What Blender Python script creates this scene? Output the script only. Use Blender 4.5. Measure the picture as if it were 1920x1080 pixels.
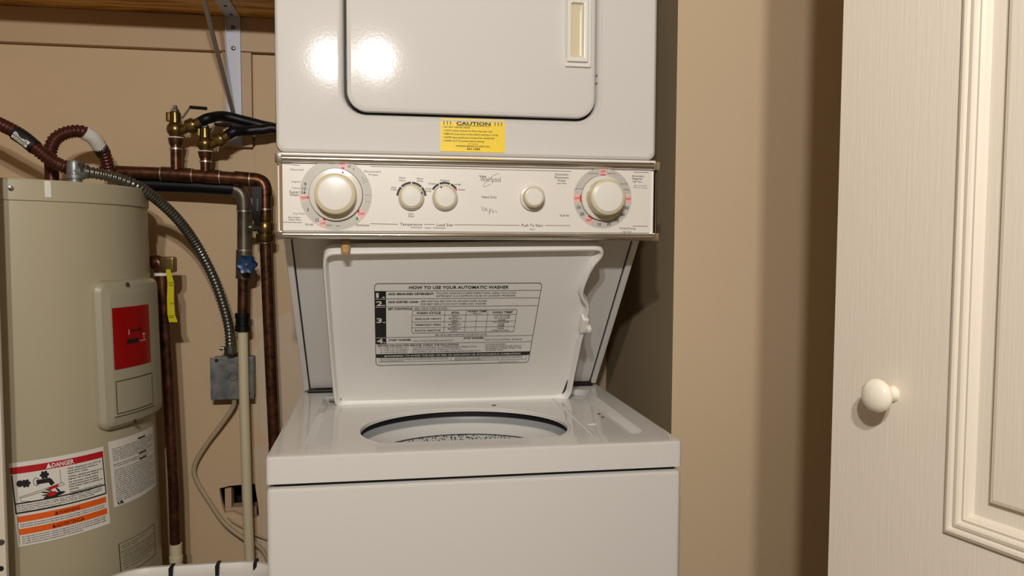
import bpy, bmesh, math, random
from mathutils import Vector, Matrix
random.seed(4)
PI = math.pi
S = bpy.context.scene
for o in list(bpy.data.objects): bpy.data.objects.remove(o)
COL = S.collection

# ------------------------------------------------------------------ camera
FPX = 1442.4; YAW = .1618; PITCH = .0567; ROLL = .0039
CAM = Vector((.1664, -1.0873, 1.154))
_f = Vector((math.sin(YAW)*math.cos(PITCH), math.cos(YAW)*math.cos(PITCH), -math.sin(PITCH)))
_r = Vector((math.cos(YAW), -math.sin(YAW), 0)); _u = _r.cross(_f)
_c, _s = math.cos(ROLL), math.sin(ROLL)
RT = _r*_c + _u*_s; UP = -_r*_s + _u*_c; FW = _f
cd = bpy.data.cameras.new('camera'); cam = bpy.data.objects.new('camera', cd); COL.objects.link(cam)
cd.sensor_width = 36; cd.lens = 36*FPX/1920; cd.clip_start = .02; cd.clip_end = 50
M = Matrix((RT, UP, -FW)).transposed().to_4x4(); M.translation = CAM; cam.matrix_world = M
S.camera = cam

# ------------------------------------------------------------------ light and exposure
S.view_settings.view_transform = 'Standard'; S.view_settings.look = 'None'
S.view_settings.gamma = 1; S.view_settings.use_curve_mapping = False
S.view_settings.exposure = 0.0
w = bpy.data.worlds.new('world'); S.world = w; w.use_nodes = True
w.node_tree.nodes['Background'].inputs[0].default_value = (1, .82, .6, 1)
w.node_tree.nodes['Background'].inputs[1].default_value = .12
for (x, y, z, e) in ((-.033, -1.60, 1.83, 46), (.132, -1.60, 1.84, 46)):
    ld = bpy.data.lights.new('bulb_light', 'POINT'); ld.energy = e; ld.color = (1, .965, .91); ld.shadow_soft_size = .024
    lo = bpy.data.objects.new('bulb_light', ld); lo.location = (x, y, z); COL.objects.link(lo)

# pixel (1920x1080) -> world point on a plane of the real room (used only to read off measurements)
def ray(px, py): return RT*((px-960)/FPX) + UP*((540-py)/FPX) + FW
def atY(px, py, Y): d = ray(px, py); return CAM + d*((Y-CAM.y)/d.y)
def atZ(px, py, Z): d = ray(px, py); return CAM + d*((Z-CAM.z)/d.z)
def atP(px, py, P, n): d = ray(px, py); return CAM + d*((P-CAM).dot(n)/d.dot(n))

# ------------------------------------------------------------------ materials
def srgb(r, g, b):
    f = lambda c: ((c/255+.055)/1.055)**2.4 if c > 10 else c/255/12.92
    return (f(r), f(g), f(b), 1)
def mat(name, col, rough=.5, metal=0, bump=0, bscale=(40,40,40), var=0, vscale=6, col2=None, coat=0, spec=.5, trans=0, vstretch=(1,1,1)):
    m = bpy.data.materials.new(name); m.use_nodes = True; nt = m.node_tree; b = nt.nodes['Principled BSDF']
    b.inputs['Base Color'].default_value = col; b.inputs['Roughness'].default_value = rough; b.inputs['Metallic'].default_value = metal
    b.inputs['Coat Weight'].default_value = coat; b.inputs['Coat Roughness'].default_value = .05
    b.inputs['Specular IOR Level'].default_value = spec
    b.inputs['Transmission Weight'].default_value = trans
    tc = nt.nodes.new('ShaderNodeTexCoord')
    if var:
        mp = nt.nodes.new('ShaderNodeMapping'); mp.inputs['Scale'].default_value = vstretch
        nt.links.new(tc.outputs['Object'], mp.inputs[0])
        n = nt.nodes.new('ShaderNodeTexNoise'); n.inputs['Scale'].default_value = vscale; n.inputs['Detail'].default_value = 5
        nt.links.new(mp.outputs[0], n.inputs['Vector'])
        r = nt.nodes.new('ShaderNodeValToRGB'); r.color_ramp.elements[0].position = .5-.25; r.color_ramp.elements[1].position = .5+.25
        c2 = col2 or tuple(c*(1-var) for c in col[:3])+(1,)
        r.color_ramp.elements[0].color = c2; r.color_ramp.elements[1].color = col
        nt.links.new(n.outputs['Fac'], r.inputs[0]); nt.links.new(r.outputs[0], b.inputs['Base Color'])
    if bump:
        mp = nt.nodes.new('ShaderNodeMapping'); mp.inputs['Scale'].default_value = bscale
        nt.links.new(tc.outputs['Object'], mp.inputs[0])
        n = nt.nodes.new('ShaderNodeTexNoise'); n.inputs['Scale'].default_value = 1; n.inputs['Detail'].default_value = 3
        nt.links.new(mp.outputs[0], n.inputs['Vector'])
        bp = nt.nodes.new('ShaderNodeBump'); bp.inputs['Strength'].default_value = bump; bp.inputs['Distance'].default_value = .001
        nt.links.new(n.outputs['Fac'], bp.inputs['Height']); nt.links.new(bp.outputs[0], b.inputs['Normal'])
    return m
MT = {}
MT['enamel'] = mat('white_enamel', srgb(220, 217, 213), .075, bump=.035, bscale=(240,240,240), spec=.30)
MT['enamel_in'] = mat('lid_enamel', srgb(238, 236, 232), .3, bump=.05, bscale=(200,200,200))
MT['panel'] = mat('console_plastic', srgb(236, 230, 222), .35)
MT['knob'] = mat('knob_plastic', srgb(238, 234, 226), .25, coat=.3)
MT['ivory'] = mat('knob_ivory', srgb(214, 203, 170), .35)
MT['skirt'] = mat('knob_skirt', srgb(226, 222, 212), .2, coat=.5)
MT['chrome'] = mat('chrome', (.8, .79, .77, 1), .12, 1)
MT['dark'] = mat('dark_gap', srgb(12, 12, 12), .6)
MT['rubber'] = mat('black_rubber', srgb(10, 11, 14), .42, spec=.3)
MT['tan_wall'] = mat('tan_wall', srgb(208, 180, 144), .75, var=.10, vscale=2.2, bump=.25, bscale=(120,120,120))
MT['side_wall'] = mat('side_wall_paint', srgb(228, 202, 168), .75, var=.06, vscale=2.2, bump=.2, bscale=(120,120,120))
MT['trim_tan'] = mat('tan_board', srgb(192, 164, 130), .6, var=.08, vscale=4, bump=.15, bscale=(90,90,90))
MT['return'] = mat('return_shade_tint', srgb(158, 140, 112), .8, var=.1, vscale=3)  # wall tan darkened: shade on the return wall is put into its colour
MT['room'] = mat('room_paint', srgb(112, 96, 72), .9)
MT['ceil'] = mat('ceiling_paint', srgb(200, 185, 160), .9)
MT['floor'] = mat('vinyl_floor', srgb(150, 136, 116), .5, var=.3, vscale=8)
MT['heater'] = mat('heater_enamel', srgb(178, 168, 142), .38, bump=.04, bscale=(80,80,80), var=.04, vscale=3)
MT['heater_cover'] = mat('heater_cover', srgb(166, 159, 136), .42)
MT['copper'] = mat('aged_copper', srgb(122, 80, 56), .34, .75, var=.6, vscale=70, col2=srgb(52, 33, 25), bump=.1, bscale=(90,90,90))
MT['copper_red'] = mat('coated_copper', srgb(88, 44, 34), .34, .3, var=.4, vscale=40)
MT['copper_dull'] = mat('solder_stained_copper', srgb(134, 124, 108), .40, .6, var=.6, vscale=50, col2=srgb(46, 33, 24), vstretch=(1,1,.35))
MT['solder'] = mat('solder', srgb(190, 180, 165), .35, .8)
MT['brass'] = mat('brass', srgb(148, 124, 76), .3, .9, var=.5, vscale=35, col2=srgb(84, 66, 38))
MT['galv'] = mat('galvanized_steel', srgb(150, 152, 150), .42, .6, var=.35, vscale=45, col2=srgb(92, 96, 98))
MT['steel'] = mat('flex_steel', srgb(132, 132, 124), .3, .85, var=.3, vscale=60)
MT['cpvc'] = mat('cream_pipe', srgb(214, 200, 168), .4)
MT['cable'] = mat('beige_cable', srgb(178, 160, 130), .5)
MT['whitemetal'] = mat('white_bracket', srgb(196, 200, 214), .4)
MT['rod'] = mat('brace_rod', srgb(150, 140, 128), .45, .4)
MT['white'] = mat('label_white', srgb(226, 222, 214), .45)
MT['label_grey'] = mat('label_silver', srgb(172, 170, 160), .4)
MT['black'] = mat('print_black', srgb(22, 22, 24), .5)
MT['grey'] = mat('print_grey', srgb(120, 116, 110), .5)
MT['ringgrey'] = mat('print_ring', srgb(196, 192, 184), .4)
MT['pink'] = mat('print_pink', srgb(232, 186, 178), .45)
MT['red'] = mat('print_red', srgb(182, 22, 30), .4)
MT['darkred'] = mat('print_darkred', srgb(120, 20, 14), .4)
MT['redlabel'] = mat('red_label', srgb(150, 8, 11), .25)
MT['orange'] = mat('print_orange', srgb(232, 96, 22), .4)
MT['yellow'] = mat('sticker_yellow', srgb(250, 214, 20), .45)
MT['tag'] = mat('tag_yellow', srgb(210, 196, 30), .4)
MT['green'] = mat('print_green', srgb(50, 70, 20), .5)
MT['blue'] = mat('blue_wheel', srgb(22, 66, 120), .3, .2, var=.7, vscale=80, col2=srgb(10, 24, 40))
MT['bumper'] = mat('tan_bumper', srgb(186, 150, 104), .6)
MT['door'] = mat('door_paint', srgb(222, 211, 196), .55, bump=.28, bscale=(420,420,18))
MT['doorknob'] = mat('glazed_knob', srgb(236, 228, 210), .15, coat=.6)
MT['tub'] = mat('tub_grey', srgb(150, 152, 154), .4)
MT['rust'] = mat('chipped_paint', srgb(60, 52, 48), .8, var=.6, vscale=200)
# wood for the shelf
m = mat('shelf_wood', srgb(150, 108, 48), .6); MT['wood'] = m; nt = m.node_tree
tc = nt.nodes.new('ShaderNodeTexCoord'); mp = nt.nodes.new('ShaderNodeMapping'); mp.inputs['Scale'].default_value = (1.6, 16, 16)
n1 = nt.nodes.new('ShaderNodeTexNoise'); n1.inputs['Scale'].default_value = 3; n1.inputs['Distortion'].default_value = 1.4
r1 = nt.nodes.new('ShaderNodeValToRGB'); r1.color_ramp.elements[0].position = .38; r1.color_ramp.elements[1].position = .58
r1.color_ramp.elements[0].color = srgb(170, 116, 50); r1.color_ramp.elements[1].color = srgb(236, 184, 100)
nt.links.new(tc.outputs['Object'], mp.inputs[0]); nt.links.new(mp.outputs[0], n1.inputs['Vector']); nt.links.new(n1.outputs['Fac'], r1.inputs[0])
nt.links.new(r1.outputs[0], nt.nodes['Principled BSDF'].inputs['Base Color'])
# perforated basket wall
m = mat('basket_enamel', srgb(205, 205, 202), .3); MT['basket'] = m; nt = m.node_tree
tc = nt.nodes.new('ShaderNodeTexCoord'); v = nt.nodes.new('ShaderNodeTexVoronoi'); v.inputs['Scale'].default_value = 260
rr = nt.nodes.new('ShaderNodeValToRGB'); rr.color_ramp.elements[0].position = .30; rr.color_ramp.elements[1].position = .44
rr.color_ramp.elements[0].color = srgb(50, 50, 50); rr.color_ramp.elements[1].color = srgb(205, 205, 202)
nt.links.new(tc.outputs['Object'], v.inputs['Vector']); nt.links.new(v.outputs['Distance'], rr.inputs[0])
nt.links.new(rr.outputs[0], nt.nodes['Principled BSDF'].inputs['Base Color'])
# patched plaster low on the right of the back wall: paint wear with a shape of its own
def patch_wall():
    m = MT['tan_wall'].copy(); m.name = 'back_wall_paint'; nt = m.node_tree; b = nt.nodes['Principled BSDF']
    src = b.inputs['Base Color'].links[0].from_socket
    tc = nt.nodes.new('ShaderNodeTexCoord'); sx = nt.nodes.new('ShaderNodeSeparateXYZ'); nz = nt.nodes.new('ShaderNodeTexNoise')
    nz.inputs['Scale'].default_value = 14; nz.inputs['Detail'].default_value = 6
    nt.links.new(tc.outputs['Object'], sx.inputs[0]); nt.links.new(tc.outputs['Object'], nz.inputs['Vector'])
    def mth(op, a, bb):
        k = nt.nodes.new('ShaderNodeMath'); k.operation = op
        for i, q in enumerate((a, bb)):
            if isinstance(q, (int, float)): k.inputs[i].default_value = q
            else: nt.links.new(q, k.inputs[i])
        return k.outputs[0]
    off = mth('MULTIPLY', mth('SUBTRACT', nz.outputs['Fac'], .5), .10)
    xx = mth('ADD', sx.outputs['X'], off); zz = mth('ADD', sx.outputs['Z'], off)
    msk = mth('MULTIPLY', mth('GREATER_THAN', xx, -.125), mth('LESS_THAN', zz, .99))
    mx = nt.nodes.new('ShaderNodeMix'); mx.data_type = 'RGBA'
    nt.links.new(mth('MULTIPLY', msk, .75), mx.inputs['Factor']); nt.links.new(src, mx.inputs[6]); mx.inputs[7].default_value = srgb(205, 186, 164)
    nt.links.new(mx.outputs[2], b.inputs['Base Color'])
    return m
MT['back_wall'] = patch_wall()

# ------------------------------------------------------------------ object helpers
def root_loc(p):
    while p.parent: p = p.parent
    return p.location
def link(name, me, m, parent=None, smooth=True, ang=35):
    if smooth:
        for p in me.polygons: p.use_smooth = True
        me.set_sharp_from_angle(angle=math.radians(ang))
    o = bpy.data.objects.new(name, me)
    if m: me.materials.append(MT[m] if isinstance(m, str) else m)
    if smooth:
        wn = o.modifiers.new('weighted_normal', 'WEIGHTED_NORMAL'); wn.keep_sharp = True; wn.weight = 100
    COL.objects.link(o)
    if parent:
        L = root_loc(parent); me.transform(Matrix.Translation(-L)); o.parent = parent
    return o
def pyd(name, V, F, m, parent=None, smooth=True, ang=35):
    me = bpy.data.meshes.new(name); me.from_pydata([tuple(v) for v in V], [], F); me.validate(); me.update()
    bm = bmesh.new(); bm.from_mesh(me); bmesh.ops.recalc_face_normals(bm, faces=bm.faces); bm.to_mesh(me); bm.free()
    return link(name, me, m, parent, smooth, ang)
def bobj(name, bm, m, parent=None, smooth=True, ang=35):
    me = bpy.data.meshes.new(name); bmesh.ops.recalc_face_normals(bm, faces=bm.faces); bm.to_mesh(me); bm.free(); return link(name, me, m, parent, smooth, ang)
def thing(name, label, cat, loc, group=None):
    o = bpy.data.objects.new(name, None); COL.objects.link(o); o.location = loc; o.empty_display_size = .05
    o['label'] = label; o['category'] = cat
    if group: o['group'] = group
    return o
def tag(o, label, cat, group=None):
    o['label'] = label; o['category'] = cat
    if group: o['group'] = group
    return o
def struct(o): o['kind'] = 'structure'; return o
def bx(bm, x0, x1, y0, y1, z0, z1, bev=0, seg=2, R=None):
    r = bmesh.ops.create_cube(bm, size=1); vs = r['verts']
    bmesh.ops.scale(bm, vec=(x1-x0, y1-y0, z1-z0), verts=vs)
    if bev:
        es = list({e for v in vs for e in v.link_edges})
        rb = bmesh.ops.bevel(bm, geom=es, offset=bev, segments=seg, profile=.5, affect='EDGES')
        vs = list({v for f in rb['faces'] for v in f.verts} | {v for v in vs if v.is_valid})
    mm = Matrix.Translation(((x0+x1)/2, (y0+y1)/2, (z0+z1)/2))
    if R is not None: mm = mm @ R.to_4x4()
    bmesh.ops.transform(bm, matrix=mm, verts=vs)
    return vs
def box(name, a, m, parent=None, bev=0, seg=2, R=None):
    bm = bmesh.new(); bx(bm, *a, bev=bev, seg=seg, R=R); return bobj(name, bm, m, parent)
def frame(d):
    d = Vector(d).normalized(); a = Vector((0,0,1)) if abs(d.z) < .9 else Vector((0,1,0))
    u = a.cross(d).normalized(); return u, d.cross(u), d
def lathe_vf(prof, org, axis, seg=32, closed=False):
    u, v, d = frame(axis); org = Vector(org); V = []; F = []
    for (r, h) in prof:
        for k in range(seg):
            a = 2*PI*k/seg; V.append(org + d*h + (u*math.cos(a) + v*math.sin(a))*max(r, 1e-5))
    n = len(prof)
    for i in range(n-1 if not closed else n):
        j = (i+1) % n
        for k in range(seg):
            l = (k+1) % seg; F.append((i*seg+k, i*seg+l, j*seg+l, j*seg+k))
    return V, F
def lathe(name, prof, org, axis, m, parent=None, seg=32, ang=35, closed=False):
    V, F = lathe_vf(prof, org, axis, seg, closed); return pyd(name, V, F, m, parent, True, ang)
def catmull(P, n=8):
    P = [Vector(p) for p in P]; out = []
    Q = [P[0]*2-P[1]] + P + [P[-1]*2-P[-2]]
    for i in range(1, len(Q)-2):
        a, b, c, d = Q[i-1:i+3]
        for k in range(n):
            t = k/n; out.append(.5*((2*b)+(c-a)*t+(2*a-5*b+4*c-d)*t*t+(3*b-a-3*c+d)*t**3))
    out.append(P[-1]); return out
def resample(P, step):
    L = [0]
    for a, b in zip(P, P[1:]): L.append(L[-1]+(b-a).length)
    n = max(2, int(L[-1]/step)); out = []; j = 0
    for i in range(n+1):
        s = L[-1]*i/n
        while j < len(L)-2 and L[j+1] < s: j += 1
        t = (s-L[j])/max(1e-9, L[j+1]-L[j]); out.append(P[j].lerp(P[j+1], min(1, t)))
    return out, L[-1]
def tube_vf(P, rad, seg=14, cap=True):
    P = [Vector(p) for p in P]; V = []; F = []; n = len(P)
    t0 = (P[1]-P[0]).normalized(); u, v, _ = frame(t0)
    s = 0
    for i in range(n):
        t = (P[min(i+1, n-1)]-P[max(i-1, 0)]).normalized()
        u = (u - t*u.dot(t)).normalized(); v = t.cross(u)
        if i: s += (P[i]-P[i-1]).length
        r = rad(s) if callable(rad) else rad
        for k in range(seg):
            a = 2*PI*k/seg; V.append(P[i] + (u*math.cos(a)+v*math.sin(a))*r)
    for i in range(n-1):
        for k in range(seg):
            l = (k+1) % seg; F.append((i*seg+k, i*seg+l, (i+1)*seg+l, (i+1)*seg+k))
    if cap: F += [tuple(range(seg)), tuple(range((n-1)*seg, n*seg))]
    return V, F
def tube(name, P, rad, m, parent=None, seg=14, smooth_path=0, ang=50):
    if smooth_path: P = catmull(P, smooth_path)
    V, F = tube_vf(P, rad, seg); return pyd(name, V, F, m, parent, True, ang)
def corrugated(name, P, r0, r1, pitch, m, parent=None, seg=14):
    P, L = resample(catmull(P, 12), pitch/6)
    return tube(name, P, lambda s: r0+(r1-r0)*(.5-.5*math.cos(2*PI*s/pitch)), m, parent, seg, ang=80)
def rrect(x0, x1, y0, y1, r, n=6):
    """rounded rectangle outline, ccw; r = one radius or four (bl, br, tr, tl)"""
    rs = (r,)*4 if not isinstance(r, (tuple, list)) else r
    out = []
    for (cx, cy, a0, rr_) in ((x0, y0, PI, rs[0]), (x1, y0, 1.5*PI, rs[1]), (x1, y1, 0, rs[2]), (x0, y1, .5*PI, rs[3])):
        sx = 1 if cx == x0 else -1; sy = 1 if cy == y0 else -1
        for k in range(n+1):
            a = a0 + k/n*PI/2; out.append((cx+sx*rr_+math.cos(a)*rr_, cy+sy*rr_+math.sin(a)*rr_))
    return out
def loops_mesh(name, loops, m, parent=None, cap0=False, cap1=False, closed=False, ang=35):
    """bridge a list of equally long closed loops of points"""
    V = []; F = []; n = len(loops[0])
    for L in loops: V += [Vector(p) for p in L]
    q = len(loops)
    for i in range(q if closed else q-1):
        j = (i+1) % q
        for k in range(n):
            l = (k+1) % n; F.append((i*n+k, i*n+l, j*n+l, j*n+k))
    if cap0: F.append(tuple(range(n)))
    if cap1: F.append(tuple(range((q-1)*n, q*n)))
    return pyd(name, V, F, m, parent, True, ang)

# ------------------------------------------------------------------ flat print laid on real surfaces
_TC = {}
def text_mesh(s, bold=0, font=None):
    k = (s, bold)
    if k in _TC: return _TC[k]
    cu = bpy.data.curves.new('t', 'FONT'); cu.body = s; cu.size = 1; cu.offset = bold; cu.resolution_u = 2
    o = bpy.data.objects.new('t', cu); COL.objects.link(o)
    dg = bpy.context.evaluated_depsgraph_get(); me = bpy.data.meshes.new_from_object(o.evaluated_get(dg))
    V = [(v.co.x, v.co.y) for v in me.vertices]; F = [tuple(p.vertices) for p in me.polygons]
    bpy.data.objects.remove(o); bpy.data.curves.remove(cu); bpy.data.meshes.remove(me)
    _TC[k] = (V, F); return _TC[k]
class Print:
    def __init__(s, fn, curved=False): s.fn = fn; s.d = {}; s.curved = curved
    def add(s, c, P, F, h):
        V, G = s.d.setdefault(c, ([], [])); o = len(V)
        V += [s.fn(x, y, h) for x, y in P]; G += [tuple(i+o for i in f) for f in F]
    def rect(s, c, x0, x1, y0, y1, h=.0004):
        n = max(1, int(abs(x1-x0)/.006)) if s.curved else 1
        P = []; F = []
        for i in range(n+1):
            x = x0+(x1-x0)*i/n; P += [(x, y0), (x, y1)]
        for i in range(n): F.append((2*i, 2*i+2, 2*i+3, 2*i+1))
        s.add(c, P, F, h)
    def poly(s, c, P, h=.0006): s.add(c, P, [tuple(range(len(P)))], h)
    def line(s, c, x0, y0, x1, y1, w, h=.0006):
        dx, dy = x1-x0, y1-y0; L = math.hypot(dx, dy); nx, ny = -dy/L*w/2, dx/L*w/2
        n = max(1, int(L/.006)) if s.curved else 1; P = []; F = []
        for i in range(n+1):
            x, y = x0+dx*i/n, y0+dy*i/n; P += [(x-nx, y-ny), (x+nx, y+ny)]
        for i in range(n): F.append((2*i, 2*i+2, 2*i+3, 2*i+1))
        s.add(c, P, F, h)
    def frame(s, c, x0, x1, y0, y1, w, r=0, h=.0006):
        A = rrect(x0, x1, y0, y1, r+1e-4, 5); B = rrect(x0+w, x1-w, y0+w, y1-w, max(r-w, 0)+1e-5, 5)
        if s.curved:
            sub = lambda P: [(P[i][0]+(P[(i+1) % len(P)][0]-P[i][0])*k/12, P[i][1]+(P[(i+1) % len(P)][1]-P[i][1])*k/12) for i in range(len(P)) for k in range(12)]
            A, B = sub(A), sub(B)
        n = len(A)
        s.add(c, A+B, [(k, (k+1) % n, n+(k+1) % n, n+k) for k in range(n)], h)
    def arc(s, c, cx, cy, r0, r1, a0, a1, h=.0005, n=None):
        n = n or max(3, int(abs(a1-a0)/5)); P = []; F = []
        for i in range(n+1):
            a = math.radians(a0+(a1-a0)*i/n); P += [(cx+r0*math.cos(a), cy+r0*math.sin(a)), (cx+r1*math.cos(a), cy+r1*math.sin(a))]
        for i in range(n): F.append((2*i, 2*i+1, 2*i+3, 2*i+2))
        s.add(c, P, F, h)
    def text(s, c, t, x, y, size, width=None, align='L', bold=0, h=.0008, rot=0):
        V, F = text_mesh(t, bold)
        if not V: return
        x0 = min(v[0] for v in V); x1 = max(v[0] for v in V); k = size*1.38; kx = k
        if width: kx = width/(x1-x0)
        sh = {'L': x0, 'C': (x0+x1)/2, 'R': x1}[align]; ca, sa = math.cos(rot), math.sin(rot)
        P = []
        for v in V:
            a, b = (v[0]-sh)*kx, v[1]*k; P.append((x+a*ca-b*sa, y+a*sa+b*ca))
        s.add(c, P, F, h)
    def build(s, parent, names=None):
        for c, (V, F) in s.d.items():
            m, _, nm = c.partition('|'); nm, _, _ = nm.partition('#'); one = bool(nm)
            nm = nm or (names or {}).get(m, 'lettering'); o = pyd(nm, V, F, m, parent, False)
            if not one: o['kind'] = 'stuff'

# ================================================================== THE SETTING
BY = .70; WR = 1.25; WL = -.85; XB = .69; XC = .7225; YC = .35
def hole_wall():
    # back wall with a ragged rectangular hole low beside the cream pipe
    hx0, hx1, hz0, hz1 = -.26, -.07, .48, .66
    cx, cz = -.168, .572
    holepx = [(411,916),(430,911),(452,909),(478,907),(480,922),(484,945),(486,968),(474,972),(455,968),(437,960),(421,962),(416,945),(413,930)]
    H = [atY(a, b, BY) for a, b in holepx]; H = [(p.x, p.z) for p in H]
    cx = sum(p[0] for p in H)/len(H); cz = sum(p[1] for p in H)/len(H)
    def cast(poly, a):
        dx, dz = math.cos(a), math.sin(a); best = None
        for (x0, z0), (x1, z1) in zip(poly, poly[1:]+poly[:1]):
            ex, ez = x1-x0, z1-z0; det = dx*(-ez)+ex*dz
            if abs(det) < 1e-12: continue
            t = ((x0-cx)*(-ez)+ex*(z0-cz))/det; u = (dx*(z0-cz)-dz*(x0-cx))/det
            if t > 0 and -1e-6 <= u <= 1+1e-6 and (best is None or t < best): best = t
        return (cx+dx*best, cz+dz*best)
    R = [(hx0,hz0),(hx1,hz0),(hx1,hz1),(hx0,hz1)]
    angs = sorted([2*PI*k/48 for k in range(48)] + [math.atan2(z-cz, x-cx) % (2*PI) for x, z in R+H])
    A = [cast(R, a) for a in angs]; B = [cast(H, a) for a in angs]; n = len(angs)
    V = [(x, BY, z) for x, z in A] + [(x, BY, z) for x, z in B] + [(x, BY+.014, z) for x, z in B]
    F = [(k, (k+1) % n, n+(k+1) % n, n+k) for k in range(n)] + [(n+k, n+(k+1) % n, 2*n+(k+1) % n, 2*n+k) for k in range(n)]
    def q(x0, x1, z0, z1):
        b = len(V); V.extend([(x0,BY,z0),(x1,BY,z0),(x1,BY,z1),(x0,BY,z1)]); F.append((b,b+1,b+2,b+3))
    q(WL, hx0, 0, 2.4); q(hx1, XB, 0, 2.4); q(hx0, hx1, 0, hz0); q(hx0, hx1, hz1, 2.4)
    wb = struct(pyd('wall_back', V, F, 'back_wall', None, False))
    # cavity behind the hole, and the framing seen in it
    bm = bmesh.new(); bx(bm, -.27, -.06, BY+.0145, BY+.11, .46, .67); bmesh.ops.delete(bm, geom=[f for f in bm.faces if f.calc_center_median().y < BY+.02], context='FACES_ONLY')
    bobj('wall_cavity', bm, 'dark', wb, False)
    box('framing_block', (-.2, -.13, BY+.016, BY+.05, .525, .552), 'trim_tan', wb, .002)
    box('framing_stud', (-.2, -.185, BY+.016, BY+.05, .552, .6), 'trim_tan', wb, .002)
    return wb
hole_wall()
# right side: a short wall running forward from the back corner, then a wall facing the room
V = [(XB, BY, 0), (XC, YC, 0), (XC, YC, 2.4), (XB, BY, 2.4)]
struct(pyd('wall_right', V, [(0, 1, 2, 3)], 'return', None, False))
V = [(XC, YC, 0), (WR, YC, 0), (WR, YC, 2.4), (XC, YC, 2.4)]
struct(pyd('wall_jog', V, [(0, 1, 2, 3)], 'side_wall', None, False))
struct(box('wall_outer', (WR, WR+.05, -3.3, YC, 0, 2.4), 'room'))
struct(box('wall_left', (-.95, WL, -.1, BY+.05, 0, 2.4), 'tan_wall'))
struct(box('floor', (-1.6, WR+.05, -3.3, BY+.15, -.05, 0), 'floor'))
struct(box('ceiling', (-1.6, WR+.05, -3.3, BY+.15, 2.4, 2.45), 'room'))
struct(box('wall_front', (-1.6, WR+.05, -3.3, -3.25, 0, 2.4), 'room'))
struct(box('wall_outer', (-1.65, -1.6, -3.3, BY, 0, 2.4), 'room'))
struct(box('wall_return', (-1.6, -.85, -.1, -.05, 0, 2.4), 'room'))
# cleat under the shelf and boards on the back wall
struct(box('trim_1', (WL, .0, BY-.018, BY-.0005, 1.570, 1.6438), 'trim_tan', None, .0015))
struct(box('trim_2', (-.183, -.122, BY-.018, BY-.0005, 1.3645, 1.5685), 'trim_tan', None, .001))
struct(box('trim_3', (-.1185, .03, BY-.007, BY-.0005, .02, 1.5665), 'back_wall', None, .001))
# white board at the left of the heater with its screw and an empty screw hole
ex, ey = -.4045, .16
t4 = struct(box('trim_4', (-.84, ex, ey, ey+.010, 0.0, 1.355), 'door', None, .002))
p = atY(14, 1016, ey); lathe('screw_head', [(0,-.0025),(.0035,-.0025),(.0045,-.0012),(.0047,.0005)], (ex-.0055, ey-.0002, p.z), (0,1,0), 'steel', t4, 16)
p = atY(2, 1066, ey); lathe('screw_hole', [(0,-.0006),(.004,-.0006),(.004,.001)], (p.x, ey, p.z), (0,1,0), 'dark', t4, 16)

# ================================================================== STACKED WASHER AND DRYER
W = .605
LC = thing('laundry_center', 'white stacked washer and dryer with the washer lid standing open', 'washer dryer', (W/2, .3, 0))
EN = 'enamel'
# washer cabinet
def cab(d, r, z): return [(x, y, z) for x, y in rrect(d, W-d, d, .64-d, r, 5)]
loops_mesh('washer_cabinet', [cab(.003, .006, .012), cab(0, .008, .016), cab(0, .008, .8080), cab(.0018, .0068, .8128), cab(.0065, .004, .8148), cab(.016, .003, .8148), cab(.016, .003, .80)], EN, LC, cap0=True)
loops_mesh('cabinet_seam', [cab(.008, .004, .8148), cab(.008, .004, .8215)], 'dark', LC)
ZT = .86
# deck: rim, raised front, sunken well around the round opening
oc = Vector((.2945, .1765)); orr = .172; OE = .145/.172; ZW = .849   # the opening is a little shallower than wide
N = 160
def cast_rr(poly, c, a):
    dx, dy = math.cos(a), math.sin(a); best = None
    for (x0, y0), (x1, y1) in zip(poly, poly[1:]+poly[:1]):
        ex_, ey_ = x1-x0, y1-y0; det = dx*(-ey_)+ex_*dy
        if abs(det) < 1e-12: continue
        t = ((x0-c[0])*(-ey_)+ex_*(y0-c[1]))/det; u = (dx*(y0-c[1])-dy*(x0-c[0]))/det
        if t > 0 and -1e-6 <= u <= 1+1e-6 and (best is None or t < best): best = t
    return (c[0]+dx*best, c[1]+dy*best)
def deck():
    o1 = rrect(0, W, 0, .60, .006, 4); o2 = rrect(.006, W-.006, .006, .594, .005, 4)
    w1 = rrect(.046, .566, .052, .428, (.018,.018,.03,.03), 6); w2 = rrect(.056, .556, .056, .420, (.014,.014,.03,.03), 6)
    c = (oc.x, .2)
    corners = [math.atan2(y-c[1], x-c[0]) % (2*PI) for x, y in o1+w1]
    angs = sorted(set([round(2*PI*k/N, 6) for k in range(N)] + [round(a, 6) for a in corners]))
    def L(poly, z): return [(*cast_rr(poly, c, a), z) for a in angs]
    def circ(r, z, front=.062):
        out = []
        for a in angs:
            P = [(oc.x+r*math.cos(2*PI*k/96), oc.y+(r-.172+.145)*math.sin(2*PI*k/96)) for k in range(96)]
            out.append((*cast_rr(P, c, a), z))
        return out
    loops = [L(o1, .8205), L(o1, ZT-.005), L([(W/2+(x-W/2)*.997, .3+(y-.3)*.997) for x, y in o1], ZT-.0015), L(o2, ZT), L(w1, ZT), L([(x, y) for x, y in rrect(.049, .563, .0535, .425, (.018,.018,.03,.03), 6)], ZT-.002),
             L(w2, ZW+.001), L(rrect(.060, .552, .058, .416, (.012,.012,.03,.03), 6), ZW), circ(orr+.006, ZW), circ(orr+.002, ZW+.0015), circ(orr, ZW), circ(orr-.001, ZW-.005)]
    loops_mesh('washer_deck', loops, EN, LC, ang=30)
deck()
ctr = (oc.x, oc.y, 0)
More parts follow.
